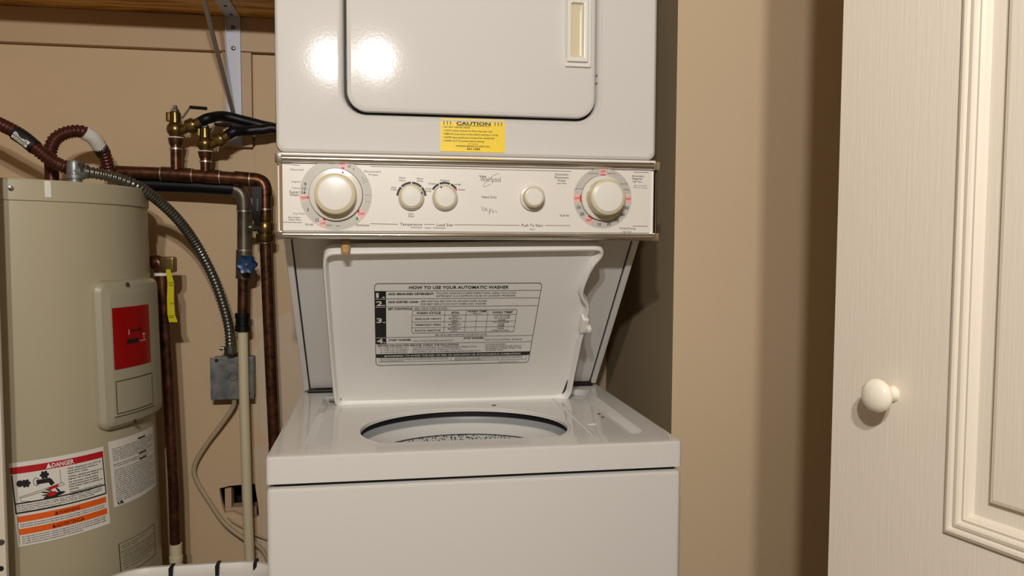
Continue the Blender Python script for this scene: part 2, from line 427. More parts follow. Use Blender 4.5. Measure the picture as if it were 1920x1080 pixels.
def tub(name, prof, _c, _a, m, parent, seg=96):
    V = [(oc.x+max(r, 1e-4)*math.cos(2*PI*k/seg), oc.y+max(r*OE, 1e-4)*math.sin(2*PI*k/seg), z) for r, z in prof for k in range(seg)]
    F = [(i*seg+k, i*seg+(k+1) % seg, (i+1)*seg+(k+1) % seg, (i+1)*seg+k) for i in range(len(prof)-1) for k in range(seg)]
    return pyd(name, V, F, m, parent)
tub('tub_gap', [(orr+.004, ZW-.004), (orr+.006, ZW-.005), (orr+.006, ZW-.015), (orr+.002, ZW-.0155)], ctr, (0,0,1), 'dark', LC, 96)
tub('tub_gasket', [(orr+.004, ZW-.0148), (orr-.0005, ZW-.0148), (orr-.003, ZW-.018), (orr-.0035, ZW-.026)], ctr, (0,0,1), 'tub', LC, 96)
tub('balance_ring', [(orr-.003, ZW-.0255), (orr-.007, ZW-.025), (orr-.010, ZW-.026), (orr-.013, ZW-.034), (orr-.0135, ZW-.044), (orr-.012, ZW-.045)], ctr, (0,0,1), EN, LC, 96)
tub('basket_gap', [(orr-.0125, ZW-.0445), (orr-.006, ZW-.0455), (orr-.006, ZW-.0475)], ctr, (0,0,1), 'dark', LC, 96)
tub('wash_basket', [(orr-.006, ZW-.047), (orr-.008, .60), (orr-.02, .50), (.0, .49)], ctr, (0,0,1), 'basket', LC, 96)
lathe('agitator', [(0, .73), (.022, .728), (.03, .715), (.033, .66), (.05, .58), (.10, .53), (.13, .51)], ctr, (0,0,1), 'tub', LC, 40)
# side channel in the deck at the right of the lid well, its two screw holes and slot
ch = loops_mesh('deck_channel', [[(x, y, z) for x, y in rrect(a, b, c_, d_, r, 5)] for (a, b, c_, d_, r, z) in
     ((.488, .556, .066, .405, .014, ZW+.0003), (.490, .554, .068, .403, .013, ZW+.0016), (.493, .551, .071, .400, .012, ZW+.0016), (.496, .548, .075, .396, .010, ZW+.0004))], EN, LC, cap1=True)
for (px, py) in ((1123, 776), (1130, 782)):
    p = atZ(px, py, ZW+.001); lathe('screw_hole', [(0,.0006),(.0028,.0006),(.0028,-.001)], (p.x, p.y, ZW+.0005), (0,0,1), 'dark', LC, 14)
p = atZ(1110, 795, ZW+.001); box('latch_slot', (p.x-.007, p.x+.007, p.y-.003, p.y+.003, ZW, ZW+.002), 'white', LC, .0008)
p = atZ(926, 760, ZW); box('lid_switch_slot', (p.x-.004, p.x+.004, p.y-.003, p.y+.003, ZW-.002, ZW+.0006), 'dark', LC)

# sloped rear panel between deck and console
P_TOP = Vector((0, .178, 1.186)); P_BOT = Vector((0, .468, .868))
def slab(name, x0, x1, off0, off1, m, parent, bev=.0, tz=0, bz=0):
    d = (P_TOP-P_BOT).normalized(); nrm = Vector((0, -d.z, d.y))     # towards the viewer
    a = P_BOT + d*bz; b = P_TOP - d*tz
    L = (b-a).length; bm = bmesh.new()
    bx(bm, x0, x1, 0, L, off0, off1, bev)
    mm = Matrix(((1,0,0),(0,d.y,nrm.y),(0,d.z,nrm.z))).to_4x4(); mm.translation = (0, a.y, a.z)
    bmesh.ops.transform(bm, matrix=mm, verts=bm.verts); return bobj(name, bm, m, parent)
slab('rear_panel', .016, .586, -.01, 0, EN, LC)
for s, (x0, x1) in enumerate(((.0035, .0145), (.5875, .5985))):
    slab('panel_flange', x0, x1, -.02, .007, EN, LC, .002)
slab('flange_seam', .0145, .0165, -.01, .0008, 'dark', LC)
slab('flange_seam', .5855, .5875, -.01, .0008, 'dark', LC)
box('panel_gasket', (.012, .590, .455, .475, ZT-.001, ZT+.006), 'rubber', LC, .002)
box('rear_housing', (.02, W-.02, .50, .61, .83, 1.295), EN, LC, .004)

# lid, open
LB = Vector((0, .396, .853)); LTp = Vector((0, .152, 1.152))
ld_ = (LTp-LB).normalized(); ln_ = Vector((0, -ld_.z, ld_.y))
def lidp(px, py, off=0):
    p = atP(px, py, LB+ln_*off, ln_); return (p.x, (p-LB-ln_*off).dot(ld_))
def lid3(x, v, h=0): return Vector((x, 0, 0)) + LB + ld_*v + ln_*h
lid_px = [(640,757),(760,754),(900,751),(1050,745),(1063,741),(1070,730),(1076,696),(1084,658),(1090,628),(1096,610),(1099,590),(1104,573),(1103,563),(1096,554),(1091,547),(1093,533),(1103,508),(1112,491),(1130,471),(1131,461),(1122,456),(1000,457.5),(800,461),(625,463.5),(612,466),(606,475),(606,500),(612,580),(620,680),(626,740),(630,752)]
O = [lidp(a, b, .0) for a, b in lid_px]
def dens(P, step=.006):
    P3 = [Vector((x, y, 0)) for x, y in P]; P3.append(P3[0]); Q, L = resample(P3, step); Q = Q[:-1]
    for _ in range(2): Q = [(Q[i-1]+Q[i]*2+Q[(i+1) % len(Q)])/4 for i in range(len(Q))]
    return [(q.x, q.y) for q in Q]
O = dens(O)
def inset(P, w):
    n = len(P); out = []
    for i in range(n):
        a = Vector(P[i-1]); b = Vector(P[(i+1) % n]); t = (b-a).normalized(); out.append((P[i][0]-t.y*w, P[i][1]+t.x*w))
    return out
area = sum(O[i-1][0]*O[i][1]-O[i][0]*O[i-1][1] for i in range(len(O)))
if area < 0: O.reverse()
RIM = .013
lid = loops_mesh('washer_lid', [[lid3(x, v, h) for x, v in inset(O, w_)] for w_, h in ((.012,-.016),(.004,-.014),(0,-.008),(0,RIM-.002),(.0015,RIM),(.0045,RIM),(.006,RIM-.002),(.0075,.002),(.010,0))], 'enamel_in', LC, cap0=True, cap1=True, ang=50)
# lid bumper, strike and catch
p = lid3(*lidp(648, 466, .01), .0)
lathe('lid_bumper', [(.0, .024), (.005, .023), (.0068, .018), (.0075, .006), (.0075, .0)], p, ln_, 'bumper', lid, 20)
x, v = lidp(1094, 604, .006)
bm = bmesh.new()
def lidbox(bm, x0, x1, v0, v1, h0, h1, bev):
    vs = bx(bm, x0, x1, v0, v1, h0, h1, bev)
    mm = Matrix(((1,0,0),(0,ld_.y,ln_.y),(0,ld_.z,ln_.z))).to_4x4(); mm.translation = LB
    bmesh.ops.transform(bm, matrix=mm, verts=vs)
lidbox(bm, x-.006, x+.006, v-.016, v+.016, .0, .018, .002)
lidbox(bm, x+.004, x+.012, v-.008, v+.001, .012, .026, .002)
bobj('lid_strike', bm, 'knob', lid)
for pts in ([(1072,690),(1075,700),(1071,712),(1069,706)], [(1067,712),(1070,722),(1064,738),(1056,741),(1061,728)], [(627,715),(629,722),(628,732),(626,727)], [(628,738),(631,744),(632,755),(628,750)]):
    P = [lid3(*lidp(a-3 if a > 900 else a+4, b, .001), .0008) for a, b in pts]
    pyd('paint_chip', P, [tuple(range(len(P)))], 'rust', lid, False)
for a, b in ((628, 745), (1066, 735)):   # hinges
    p = lid3(*lidp(a, b), -.004); lathe('lid_hinge', [(0,-.012),(.006,-.012),(.006,.012),(0,.012)], p - ld_*.006, (1,0,0), 'tub', lid, 16)

# instruction sheet printed on the lid
x0, vt = lidp(700, 531); x1, _ = lidp(1016, 529); xb0, vb = lidp(706, 686); xb1, vb2 = lidp(992, 679)
LX0 = (x0+xb0)/2; LX1 = (x1+xb1)/2; LW = LX1-LX0; LH = vt-(vb+vb2)/2; LV0 = vt-LH
pr = Print(lambda u, v, h: lid3(LX0+u*LW/170, LV0+v*LH/92, h))     # sheet units 170 x 92
K, G = 'black', 'grey'
pr.frame(K, 0, 170, 0, 92, .55, 4)
pr.text(K, 'HOW TO USE YOUR AUTOMATIC WASHER', 85, 86.2, 3.1, 101, 'C', .02)
for y in (84, 76, 67.5, 33.5, 26): pr.line(K, 0.3, y, 169.5, y, .35)
pr.rect(K, .4, 11.5, 26, 83.6)
for t, y, s in (('1.', 77.5, 5), ('2.', 69, 5), ('3.', 50.5, 5.2), ('4.', 27.4, 5)): pr.text('white|step_number#'+t, t, 1.6, y, s, 9, 'L', .03, h=.0011)
for y in (76, 67.5, 33.5): pr.line('white', .8, y, 11, y, .5, h=.0011)
pr.text(K, 'ADD MEASURED DETERGENT:', 13.5, 80.2, 2, 46, bold=.03)
pr.text(K, 'FOLLOW MANUFACTURERS DIRECTIONS. USING TOO LITTLE', 62, 80.8, 1.8, 82)
pr.text(K, 'DETERGENT IS A COMMON CAUSE OF LAUNDRY PROBLEMS.', 62, 77.9, 1.8, 82)
pr.text(K, 'ADD SORTED LOAD:', 13.5, 71.8, 2, 31, bold=.03)
pr.text(K, '(SEE SORTING SECTION IN USE AND CARE GUIDE)', 46.5, 72.4, 1.8, 68)
pr.text(K, 'FOR BEST RESULTS DO NOT OVERLOAD WASHER.', 46.5, 69.4, 1.8, 68)
pr.text(K, 'SET CONTROLS:', 13.5, 64.4, 2, 25, bold=.03); pr.text(K, '(SEE USE & CARE GUIDE.)', 40, 64.6, 1.8, 35)
pr.frame(K, 38, 148, 38, 63.5, .4, 2)
for x in (72, 94, 117): pr.line(K, x, 38, x, 63.5, .35)
for y in (58, 50.6, 44.2): pr.line(K, 38, y, 148, y, .3)
pr.text(K, 'WASH CYCLE', 55, 59.6, 2.3, 25, 'C', .02); pr.text(K, 'SOIL', 83, 59.6, 2.3, 8.5, 'C', .02)
pr.text(K, 'WASH TIME', 105.5, 60.9, 1.9, 20, 'C', .02); pr.text(K, 'MINUTES', 105.5, 58.8, 1.2, 9, 'C'); pr.text(K, 'WASH TEMP', 132.5, 59.6, 2.2, 22, 'C', .02)
for t, y in (('REGULAR HEAVY', 53.3), ('PERMANENT PRESS', 46.6), ('KNITS GENTLE', 40.2)): pr.text(K, t, 55, y, 1.8, 27, 'C', .01)
for i, (t, y) in enumerate((('HEAVY', 56), ('MODERATE', 53.6), ('LIGHT', 51.3), ('HEAVY', 48.9), ('MODERATE', 46.9), ('LIGHT', 44.8), ('MODERATE', 41.8), ('LIGHT', 39.4))):
    pr.text(K, t, 83, y, 1.35, 13 if 'M' in t else 7, 'C', .01)
    pr.text(K, ('12', '9', '6', '9', '6', '4', '6', '4')[i], 105.5, y, 1.35, None, 'C', .01)
    pr.text(K, ('HOT OR WARM', 'HOT OR WARM', 'WARM', 'HOT OR WARM', 'WARM', 'WARM', 'WARM', 'WARM OR COLD')[i], 132.5, y, 1.35, (17, 17, 8, 17, 7, 7, 7, 19)[i], 'C', .01)
pr.text(K, 'SEE USE & CARE GUIDE FOR CYCLES NOT LISTED', 91, 35, 1.5, 56, 'C', .01)
pr.text(K, 'START WASHER:', 14, 29.6, 1.9, 24, bold=.03); pr.text(K, 'PULL CYCLE CONTROL KNOB OUT', 40, 28.4, 1.7, 43)
pr.text(K, 'STOP WASHER:', 94, 30.6, 1.9, 22, bold=.03); pr.text(K, 'PUSH CYCLE CONTROL KNOB IN', 117, 28.4, 1.7, 41)
pr.text(K, 'BEFORE CALLING FOR SERVICE, CHECK THE FOLLOWING:', 2.5, 23.2, 1.9, 87, bold=.02)
for a, b, wdt, t in ((3, 20.6, 32, '\u2022 IS CORD PLUGGED IN?'), (3, 18, 32, '\u2022 IS THE LID CLOSED?'), (3, 15.4, 31, '\u2022 IS THE FUSE BLOWN?'),
                     (38, 20.6, 71, '\u2022 WATER IS NORMAL IN THE PERMANENT PRESS CYCLE'), (38, 18, 55, '\u2022 ARE BOTH FAUCETS OPEN ALL THE WAY?'), (38, 15.4, 76, '\u2022 IS CONTROL SET TO A NUMBER AND KNOB PULLED OUT?'),
                     (117, 22.8, 24, '\u2022 IS HOSE KINKED?'), (117, 20.4, 42, '\u2022 HAS DRAIN HOSE PULLED OR IS IT'), (119, 18, 40, 'IN DRAIN LOWER THAN THE'), (119, 15.8, 20, 'WASHER TOP?')):
    pr.text(K, t, a, b, 1.6, wdt)
pr.rect(K, .4, 169.4, 9.8, 14)
pr.text('white', '\u25b2WARNING: TO AVOID THE RISK OF FIRE OR EXPLOSION OR SPONTANEOUS COMBUSTION', 9, 10.9, 2.1, 150, bold=.02, h=.0011)
pr.frame(K, 3, 166.5, 4.2, 9.8, .3); pr.line(K, 82, 4.2, 82, 9.8, .3)
for i, y in enumerate((8, 6.4, 4.9)):
    pr.text(K, ('DO NOT WASH OR DRY ANYTHING THAT HAS BEEN SOAKED OR SPOTTED WITH', 'ANY TYPE OF OIL OR FLAMMABLE LIQUID. SEE USE AND CARE GUIDE FOR', 'MORE INFORMATION.')[i], 5, y, 1.1, (74, 74, 25)[i])
    pr.text(K, ('ITEMS STAINED WITH VEGETABLE OR COOKING OIL MAY CONTRIBUTE TO A CHEMICAL', 'REACTION THAT COULD CAUSE A LOAD TO CATCH FIRE. ALWAYS WASH THEM IN HOT', 'WATER WITH DETERGENT.')[i], 86, y, 1.1, (76, 76, 30)[i])
pr.text(K, 'PART NO. 3351134 REV. C', 136, 1.6, 1.1, 22)
pr.build(lid, {'black': 'instruction_print', 'white': 'number_print'})

# ---- control console
CY = .120
box('console_body', (.004, .603, CY+.003, .215, 1.163, 1.2915), 'panel', LC, .003)
con = box('control_panel', (.012, .5905, CY-.0005, CY+.006, 1.1735, 1.2745), 'panel', LC, .0008)
def trim_bar(name, z0, z1):
    # convex chrome extrusion
    prof = [(CY+.012, z0), (CY-.002, z0+.0008), (CY-.0045, (z0+z1)/2-.003), (CY-.005, (z0+z1)/2), (CY-.0045, (z0+z1)/2+.003), (CY-.002, z1-.0008), (CY+.012, z1)]
    V = [(x, y, z) for x in (.0035, .6045) for y, z in prof]; n = len(prof)
    F = [(i, i+1, n+i+1, n+i) for i in range(n-1)] + [tuple(range(n)), tuple(range(n, 2*n))]
    return pyd(name, V, F, 'chrome', LC, True, 60)
trim_bar('chrome_trim', 1.2748, 1.2885); trim_bar('chrome_trim', 1.1605, 1.1732)
for sx, x in ((-1, .0035), (1, .6045)):
    # bevelled chrome end strips
    xi = x - sx*.0085
    V = []
    for z in (1.1735, 1.2745): V += [(xi, CY-.001, z), (x, CY+.006, z), (x, CY+.08, z), (xi, CY+.08, z)]
    pyd('chrome_end', V, [(0,1,2,3), (4,5,6,7), (0,1,5,4), (1,2,6,5), (2,3,7,6), (3,0,4,7)], 'chrome', LC, False)
    for z0, z1 in ((1.2742, 1.289), (1.160, 1.1735)):
        box('corner_cap', (min(x-sx*.009, x+sx*.0015), max(x-sx*.009, x+sx*.0015), CY-.006, CY+.014, z0, z1), 'chrome', LC, .0018)
pr = Print(lambda u, v, h: Vector((u, CY-.0005-h*.6, v)))
def cp(px, py): p = atY(px, py, CY); return p.x, p.z
PXM = 1.225/FPX                                    # metres per pixel on the console
def ctext(t, px, py, hpx, wpx, c='black', align='C', bold=0): x, z = cp(px, py); pr.text(c, t, x, z, hpx*PXM, wpx*PXM, align, bold)
def cline(px0, py0, px1, py1, c='grey', w=1.0): a = cp(px0, py0); b = cp(px1, py1); pr.line(c, *a, *b, w*PXM)
def ring_px(cx, cy, ro, ri, marks, labels, white=(), rw=.2):
    x, z = cp(cx, cy); pr.arc('ringgrey|dial_ring#%d' % cx, x, z, ri*PXM, ro*PXM, 0, 360, n=72)
    for a0, a1 in marks: pr.arc('pink|off_sector#%d%d' % (cx, a0), x, z, ri*PXM, ro*PXM, a0, a1, h=.0007, n=4); pr.arc('red|off_mark#%d%d' % (cx, a0), x, z, (ri-1.5)*PXM, (ri+1.8)*PXM, (a0+a1)/2-(a1-a0)*rw, (a0+a1)/2+(a1-a0)*rw, h=.0009, n=4)
    for a in white: pr.arc('white', x, z, (ri-1)*PXM, ro*PXM, a-.7, a+.7, h=.0008, n=1)
    for a, t, s, c in labels:
        rr_ = (ro+ri)/2*PXM; ar = math.radians(a); s *= 1.15; pr.text(c, t, x+rr_*math.cos(ar), z+rr_*math.sin(ar)-s*.5*PXM, s*PXM, None, 'C', .02)
# washer timer
K1 = (630, 365); K5 = (1130, 371.5)
ring_px(*K1, 63.5, 49, [(68, 82), (181, 192), (238, 252), (316, 330)],
        [(78, 'OFF', 3.4, 'red'), (65, '10', 4, 'black'), (56, '8', 3.5, 'grey'), (33, '6', 3, 'grey'), (161, '8', 4.6, 'black'), (170, '12', 4.8, 'black'), (177, '14', 4.8, 'black'), (186.5, 'OFF', 4, 'red'),
         (209, '2', 4.6, 'black'), (234, '12', 5, 'black'), (246, 'OFF', 3.4, 'red'), (323, 'OFF', 4, 'red'), (311, '8', 4.6, 'black'), (257, 'RINSE', 2.4, 'grey'), (273, 'SPIN', 2.4, 'grey'), (98, 'RINSE', 2.4, 'grey')],
        (67, 173.5, 181, 193, 237, 315))
for a in (0, 28, 24, -12): 
    x, z = cp(*K1); ar = math.radians(a); pr.line('grey', x+52*PXM*math.cos(ar), z+52*PXM*math.sin(ar), x+62*PXM*math.cos(ar), z+62*PXM*math.sin(ar), .6*PXM, h=.0008)
ring_px(*K5, 57, 43, [(82, 98), (-10, 9), (171, 192), (229, 246)],
        [(90, 'OFF', 3.6, 'red'), (-1, 'OFF', 3.6, 'red'), (181, 'OFF', 3.6, 'red'), (237, 'OFF', 4, 'red'), (-21, '50', 5, 'black'), (-38, '40', 5, 'black'), (-56, '30', 5, 'black'), (-76, '20', 5, 'black'), (-97, '10', 5, 'black'),
         (201, '10', 5, 'black'), (217, '20', 5, 'black'), (160, 'Less Dry', 2.6, 'grey'), (112, 'Cool Down', 2.6, 'grey'), (70, 'More Dry', 2.6, 'grey'), (34, 'Less Dry', 2.6, 'grey'), (20, 'Damp', 2.6, 'grey')],
        (78, 163, 226, -13, 8), .42)
# temperature and load dials: black arc segments
for (kx, ky, segs) in ((771.5, 369, ((5, 42), (46, 88), (92, 134), (138, 176))), (834, 369, ((36, 64), (68, 112), (116, 150)))):
    x, z = cp(kx, ky)
    for a0, a1 in segs: pr.arc('black', x, z, 23.5*PXM, 27.3*PXM, a0, a1, h=.0007)
x, z = cp(855.5, 356); pr.arc('red', x, z, 0, 1.6*PXM, 0, 360, h=.0009, n=10)
for a in ((548, 309, 562, 310), (695, 312, 1071, 321.5), (1188, 323, 1216, 323.5), (528, 416.5, 566, 417.5), (694, 419.5, 746, 420.5), (795, 420.5, 815, 421), (852, 421.3, 974, 422.6), (1022, 422.8, 1069, 423), (1186, 424, 1214, 424.3), (530, 307, 548, 308), (770, 426.5, 791, 427), (812, 427.3, 836, 427.8)): cline(*a)
for t, x, y, s, wd, c in (('Normal', 557, 320, 4, 22, 'grey'), ('Regular', 556, 342, 3, 16, 'grey'), ('Heavy', 555, 354, 3, 13, 'grey'), ('Super', 552, 362, 4.6, 17, 'black'), ('Wash', 552, 367.5, 4.6, 16, 'black'), ('Pre-Wash', 561, 402, 3, 20, 'grey'),
        ('End Super', 552, 409, 3, 20, 'black'), ('Wash Now', 553, 413.5, 3, 22, 'black'), ('Scrub', 580, 422.5, 4, 14, 'black'), ('Delicate', 680, 424, 4.2, 23, 'black'), ('Permanent', 699, 323.5, 4, 30, 'grey'), ('Press', 700, 329.5, 4, 16, 'grey'),
        ('Warm', 754, 335, 3.4, 12, 'black'), ('Warm', 754, 340, 3.4, 12, 'black'), ('Warm', 787, 336.5, 3.4, 12, 'black'), ('Cold', 787, 341, 3.4, 10, 'black'), ('Hot', 738.5, 353, 3.4, 8, 'black'), ('Cold', 738, 357, 3.4, 10, 'black'),
        ('Cold', 803, 355.5, 3.4, 10, 'black'), ('Cold', 803, 360, 3.4, 10, 'black'), ('Warm', 771, 403, 3.4, 10, 'black'), ('Rinse', 771, 407, 3.4, 10, 'black'), ('Small', 810, 346, 3.4, 12, 'black'), ('Medium', 834, 340, 3.4, 17, 'black'), ('Large', 858, 347, 3.4, 12, 'black'), ('Reset', 866, 357, 3.4, 12, 'black'),
        ('Temperature', 771, 423, 5, 40, 'black'), ('Load Size', 834, 424, 5, 30, 'black'), ('Water', 802, 428.5, 2.6, 13, 'black'), ('Heavy Duty', 917, 371.5, 4.6, 28, 'black'), ('Push To Start', 998, 425, 5.4, 41, 'black'), ('Dryer', 998, 431, 2.6, 10, 'black'),
        ('Automatic', 1053, 329, 4.4, 26, 'black'), ('Permanent', 1053, 335, 4.4, 27, 'black'), ('Press', 1053, 340.5, 4.4, 14, 'black'), ('Less Heat', 1053, 345, 2.6, 18, 'black'), ('Fluff Air', 1059, 406, 4, 19, 'black'),
        ('Automatic', 1196, 332, 4.2, 24, 'black'), ('Regular', 1195, 337, 4.2, 20, 'black'), ('High Heat', 1194, 342, 3, 18, 'black'), ('Approximate', 1200, 349, 2.4, 26, 'grey'), ('Minutes Drying', 1200, 353, 2.4, 27, 'grey'), ('Timed Drying', 1176, 430, 4, 32, 'black'), ('High Heat', 1175, 435.5, 2.4, 18, 'black')):
    ctext(t, x, y, s, wd, c)
# maker's mark: word with an oval swoosh, and the script line below
ctext('Whirlpool', 919.5, 341, 10, 38, 'black', bold=-.01)
x, z = cp(921, 338)
pts = []
for k in range(48):
    a = 2*PI*k/48; ex_, ey_ = 19*math.cos(a), 4.6*math.sin(a); rt = math.radians(38)
    pts.append((x+(ex_*math.cos(rt)-ey_*math.sin(rt))*PXM, z+(ex_*math.sin(rt)+ey_*math.cos(rt))*PXM))
for k in list(range(2, 22)) + list(range(24, 34)): pr.line('grey', *pts[k], *pts[k+1], .6*PXM)
cline(898, 330, 911, 331, 'black', 1.0)
for a, b in (((903.5, 387), (904.5, 396)), ((907, 388), (908, 395)), ((911, 390), (909, 396)), ((911, 390), (914, 396)), ((918, 391), (917, 402)), ((922, 391), (918, 398)), ((922, 395), (924, 399)), ((926, 394), (925, 399)), ((929, 394), (931, 399))): cline(*a, *b, 'grey', .9)
pr.build(con, {'ringgrey': 'dial_ring', 'pink': 'off_sector', 'red': 'red_print', 'white': 'dial_tick', 'grey': 'grey_print', 'black': 'black_print'})
# knobs
def knob(px, py, rs, rc, depth, label, ind=None):
    x, z = cp(px, py); rs *= PXM; rc *= PXM; r2 = rc/1.0
    k = lathe('control_knob', [(0, .001), (rs, .001), (rs, .005), (rs*.97, .0065), (rc*1.03, .0075), (0, .0075)], (x, CY, z), (0,-1,0), 'skirt', LC, 64)
    k['label'] = label
    lathe('knob_grip', [(rc*1.04, .006), (rc*1.03, depth*.6), (rc, depth-.002), (rc*.93, depth-.0005), (rc*.80, depth)], (x, CY, z), (0,-1,0), 'ivory', k, 56)
    lathe('knob_cap', [(rc*.84, depth-.0012), (rc*.83, depth+.0008), (rc*.76, depth+.0018), (0, depth+.0022)], (x, CY, z), (0,-1,0), 'knob', k, 56)
    if rs > 30*PXM: lathe('knob_gap', [(rs, .0005), (rs+.0009, .0006), (rs+.0009, .0)], (x, CY, z), (0,-1,0), 'dark', k, 56)
    if ind is not None:
        a = math.radians(ind); rr_ = (rs+rc)/2 if rs > rc*1.15 else rc*.93; hh = .0078 if rs > rc*1.15 else depth+.0006
        lathe('knob_mark', [(0, hh), (.0014, hh), (.0014, hh-.001)], (x+rr_*math.cos(a), CY, z+rr_*math.sin(a)), (0,-1,0), 'black', k, 10)
knob(*K1, 47, 35.5, .028, 'large round washer timer knob', 72)
knob(1130, 371.5, 42.5, 33, .034, 'large round dryer timer knob')
knob(771, 370, 23.5, 21.5, .011, 'water temperature knob', 22)
knob(834, 371, 23.5, 21.5, .011, 'load size knob', 112)
knob(998, 371, 24, 19, .020, 'push to start knob')

# ---- dryer cabinet
DY = .1333; DZ0 = 1.2925; DZ1 = 1.83
hx0, hx1, hz0, hz1 = .104, .503, 1.3545, 1.775; HR = .032
def xz(poly, y): return [(x, y, z) for x, z in poly]
def ro(d, r, n=7): return rrect(.0006+d, .6056-d, DZ0+d, DZ1-d, r, n)
def rh(d, r, n=7): return rrect(hx0-d, hx1+d, hz0-d, hz1+d, r, n)
loops_mesh('dryer_cabinet', [xz(ro(0, .014), .62), xz(ro(0, .014), DY+.010), xz(ro(.0018, .012), DY+.004), xz(ro(.0055, .010), DY+.0008), xz(ro(.010, .008), DY),
      xz(rh(.010, HR+.012), DY), xz(rh(.0065, HR+.009), DY-.0012), xz(rh(.004, HR+.006), DY+.0005), xz(rh(.001, HR+.002), DY+.006), xz(rh(0, HR), DY+.016)], EN, LC, cap0=True, ang=28)
loops_mesh('door_recess', [xz(rh(.0005, HR), DY+.015), xz(rh(-.02, HR-.01), DY+.016)], 'dark', LC, cap1=True)
dd = loops_mesh('dryer_door', [xz(rrect(hx0+d+.0035, hx1-d-.0022, hz0+d+.003, hz1-d, r, 8), DY+yy) for d, r, yy in ((.001, .030, .0155), (0, .031, .008), (0, .031, .003), (.0012, .030, .0006), (.004, .028, -.001), (.008, .025, -.0016))], EN, LC, cap1=True, ang=28)
# door pull
a = atY(1058, 126, DY); b = atY(1108, 2, DY); hxa, hxb, hza, hzb = a.x, b.x, a.z, b.z+.002
yb_ = DY-.0016
hb = loops_mesh('door_handle', [xz(rrect(hxa+d, hxb-d, hza+d, hzb-d, .002, 3), yb_+yy) for d, yy in ((0, .0005), (.0002, -.003), (.001, -.004))] +
     [xz(rrect(hxa+.0015+d, hxb-.006-d, hza+.007+d, hzb-.001-d, .0025, 3), yb_+yy) for d, yy in ((0, -.0042), (.0003, -.0078), (.0012, -.0088), (.0062, -.0088), (.0075, -.0078))] +
     [xz(rrect(hxa+.0015+.0085, hxb-.006-.0085, hza+.0155, hzb-.0095, .0015, 3), yb_-.002)], 'knob', dd, ang=40)
loops_mesh('pull_recess', [xz(rrect(hxa+.010, hxb-.0145, hza+.0155, hzb-.0095, .0015, 3), yb_-.0025), xz(rrect(hxa+.011, hxb-.0185, hza+.018, hzb-.022, .0015, 3), yb_-.0004)], 'ivory', dd, cap1=True)
p0 = atY(652, 86, DY); p1 = atY(652, 150, DY)
lathe('door_hinge', [(0, 0), (.0022, 0), (.0024, .001), (.0024, .024), (.0019, .0245), (.0019, .0265), (.0024, .027), (.0024, .050), (0, .051)], (p0.x-.0002, DY+.004, p1.z), (0,0,1), 'chrome', LC, 14)
for zz in (1.4375-.01, 1.415): lathe('catch_pin', [(0,-.001),(.0012,-.001),(.0012,.002)], (hx1+.0002, DY+.002, zz), (0,1,0), 'chrome', LC, 8)
# caution sticker
a = atY(826, 283.5, DY); b = atY(946.5, 222, DY); sw, sh_ = b.x-a.x, .0515
st = loops_mesh('caution_sticker', [xz(rrect(a.x, a.x+sw, a.z, a.z+sh_, .0012, 3), DY-.00005), xz(rrect(a.x, a.x+sw, a.z, a.z+sh_, .0012, 3), DY-.0006)], 'yellow', LC, cap1=True)
pr = Print(lambda u, v, h: Vector((a.x+u*sw/120, DY-.0006-h*.6, a.z+v*sh_/61)))
pr.text(K, 'CAUTION', 61, 49.5, 6, 64, 'C', .03); pr.line('green', 29, 48, 93, 48, .8)
for x0 in (5, 100):
    for i in range(3): pr.text(K, '!', x0+1.5+i*6, 49.5, 6, 1.9, 'C', .03)
for i, (t, wd) in enumerate((('\u2022 DO NOT overload washer', 51), ('\u2022 CLEAN washer & dryer lint filters after each load', 92), ('\u2022 REMOVE loose items articles before washing or drying', 103), ('\u2022 NEVER leave appliances running when unattended', 96), ('\u2022 CLEAN OUT all pockets before washing', 77))):
    pr.text('green' if i in (1, 2) else K, t, 4, 43.5-i*6.3, 3.1, wd, bold=.01)
pr.text(K, 'For service,', 61, 13.6, 2.6, 18, 'C'); pr.text(K, 'WINDSOR SERVICE ALL PARTS, INC.', 60, 9, 2.8, 64, 'C', .02); pr.text(K, '541-1234', 61, 3.6, 3.8, 24, 'C', .03)
pr.build(st, {'black': 'sticker_print', 'green': 'sticker_print'})

# ================================================================== WATER HEATER
HC = Vector((-.51, .45)); HRr = .23; HTZ = 1.255; TILT = -.018
def hax(z): return Vector((HC.x+TILT*(z-1.0), HC.y))
def oncyl(px, py, r=HRr):
    d = ray(px, py); o = CAM; z = 1.0
    for _ in range(6):
        c = hax(z); dx, dy = o.x-c.x, o.y-c.y; A = d.x*d.x+d.y*d.y; B = dx*d.x+dy*d.y; C_ = dx*dx+dy*dy-r*r
        disc = max(0, B*B-A*C_); t = (-B-math.sqrt(disc))/A; z = o.z+d.z*t
    c = hax(z); return math.atan2(o.y+d.y*t-c.y, o.x+d.x*t-c.x), z
def cyl3(th, z, r): c = hax(z); return Vector((c.x+r*math.cos(th), c.y+r*math.sin(th), z))
WH = thing('water_heater', 'tall grey-beige cylindrical water heater with red and white warning labels', 'water heater', (HC.x, HC.y, 0))
def heater_shell(name, prof, m, parent, seg=96):
    V = []; F = []
    for r, z in prof:
        for k in range(seg): V.append(cyl3(2*PI*k/seg, z, max(r, 1e-4)))
    for i in range(len(prof)-1):
        for k in range(seg): l = (k+1) % seg; F.append((i*seg+k, i*seg+l, (i+1)*seg+l, (i+1)*seg+k))
    return pyd(name, V, F, m, parent, True, 30)
heater_shell('tank_jacket', [(0, .02), (HRr, .02), (HRr, HTZ-.030)], 'heater', WH)
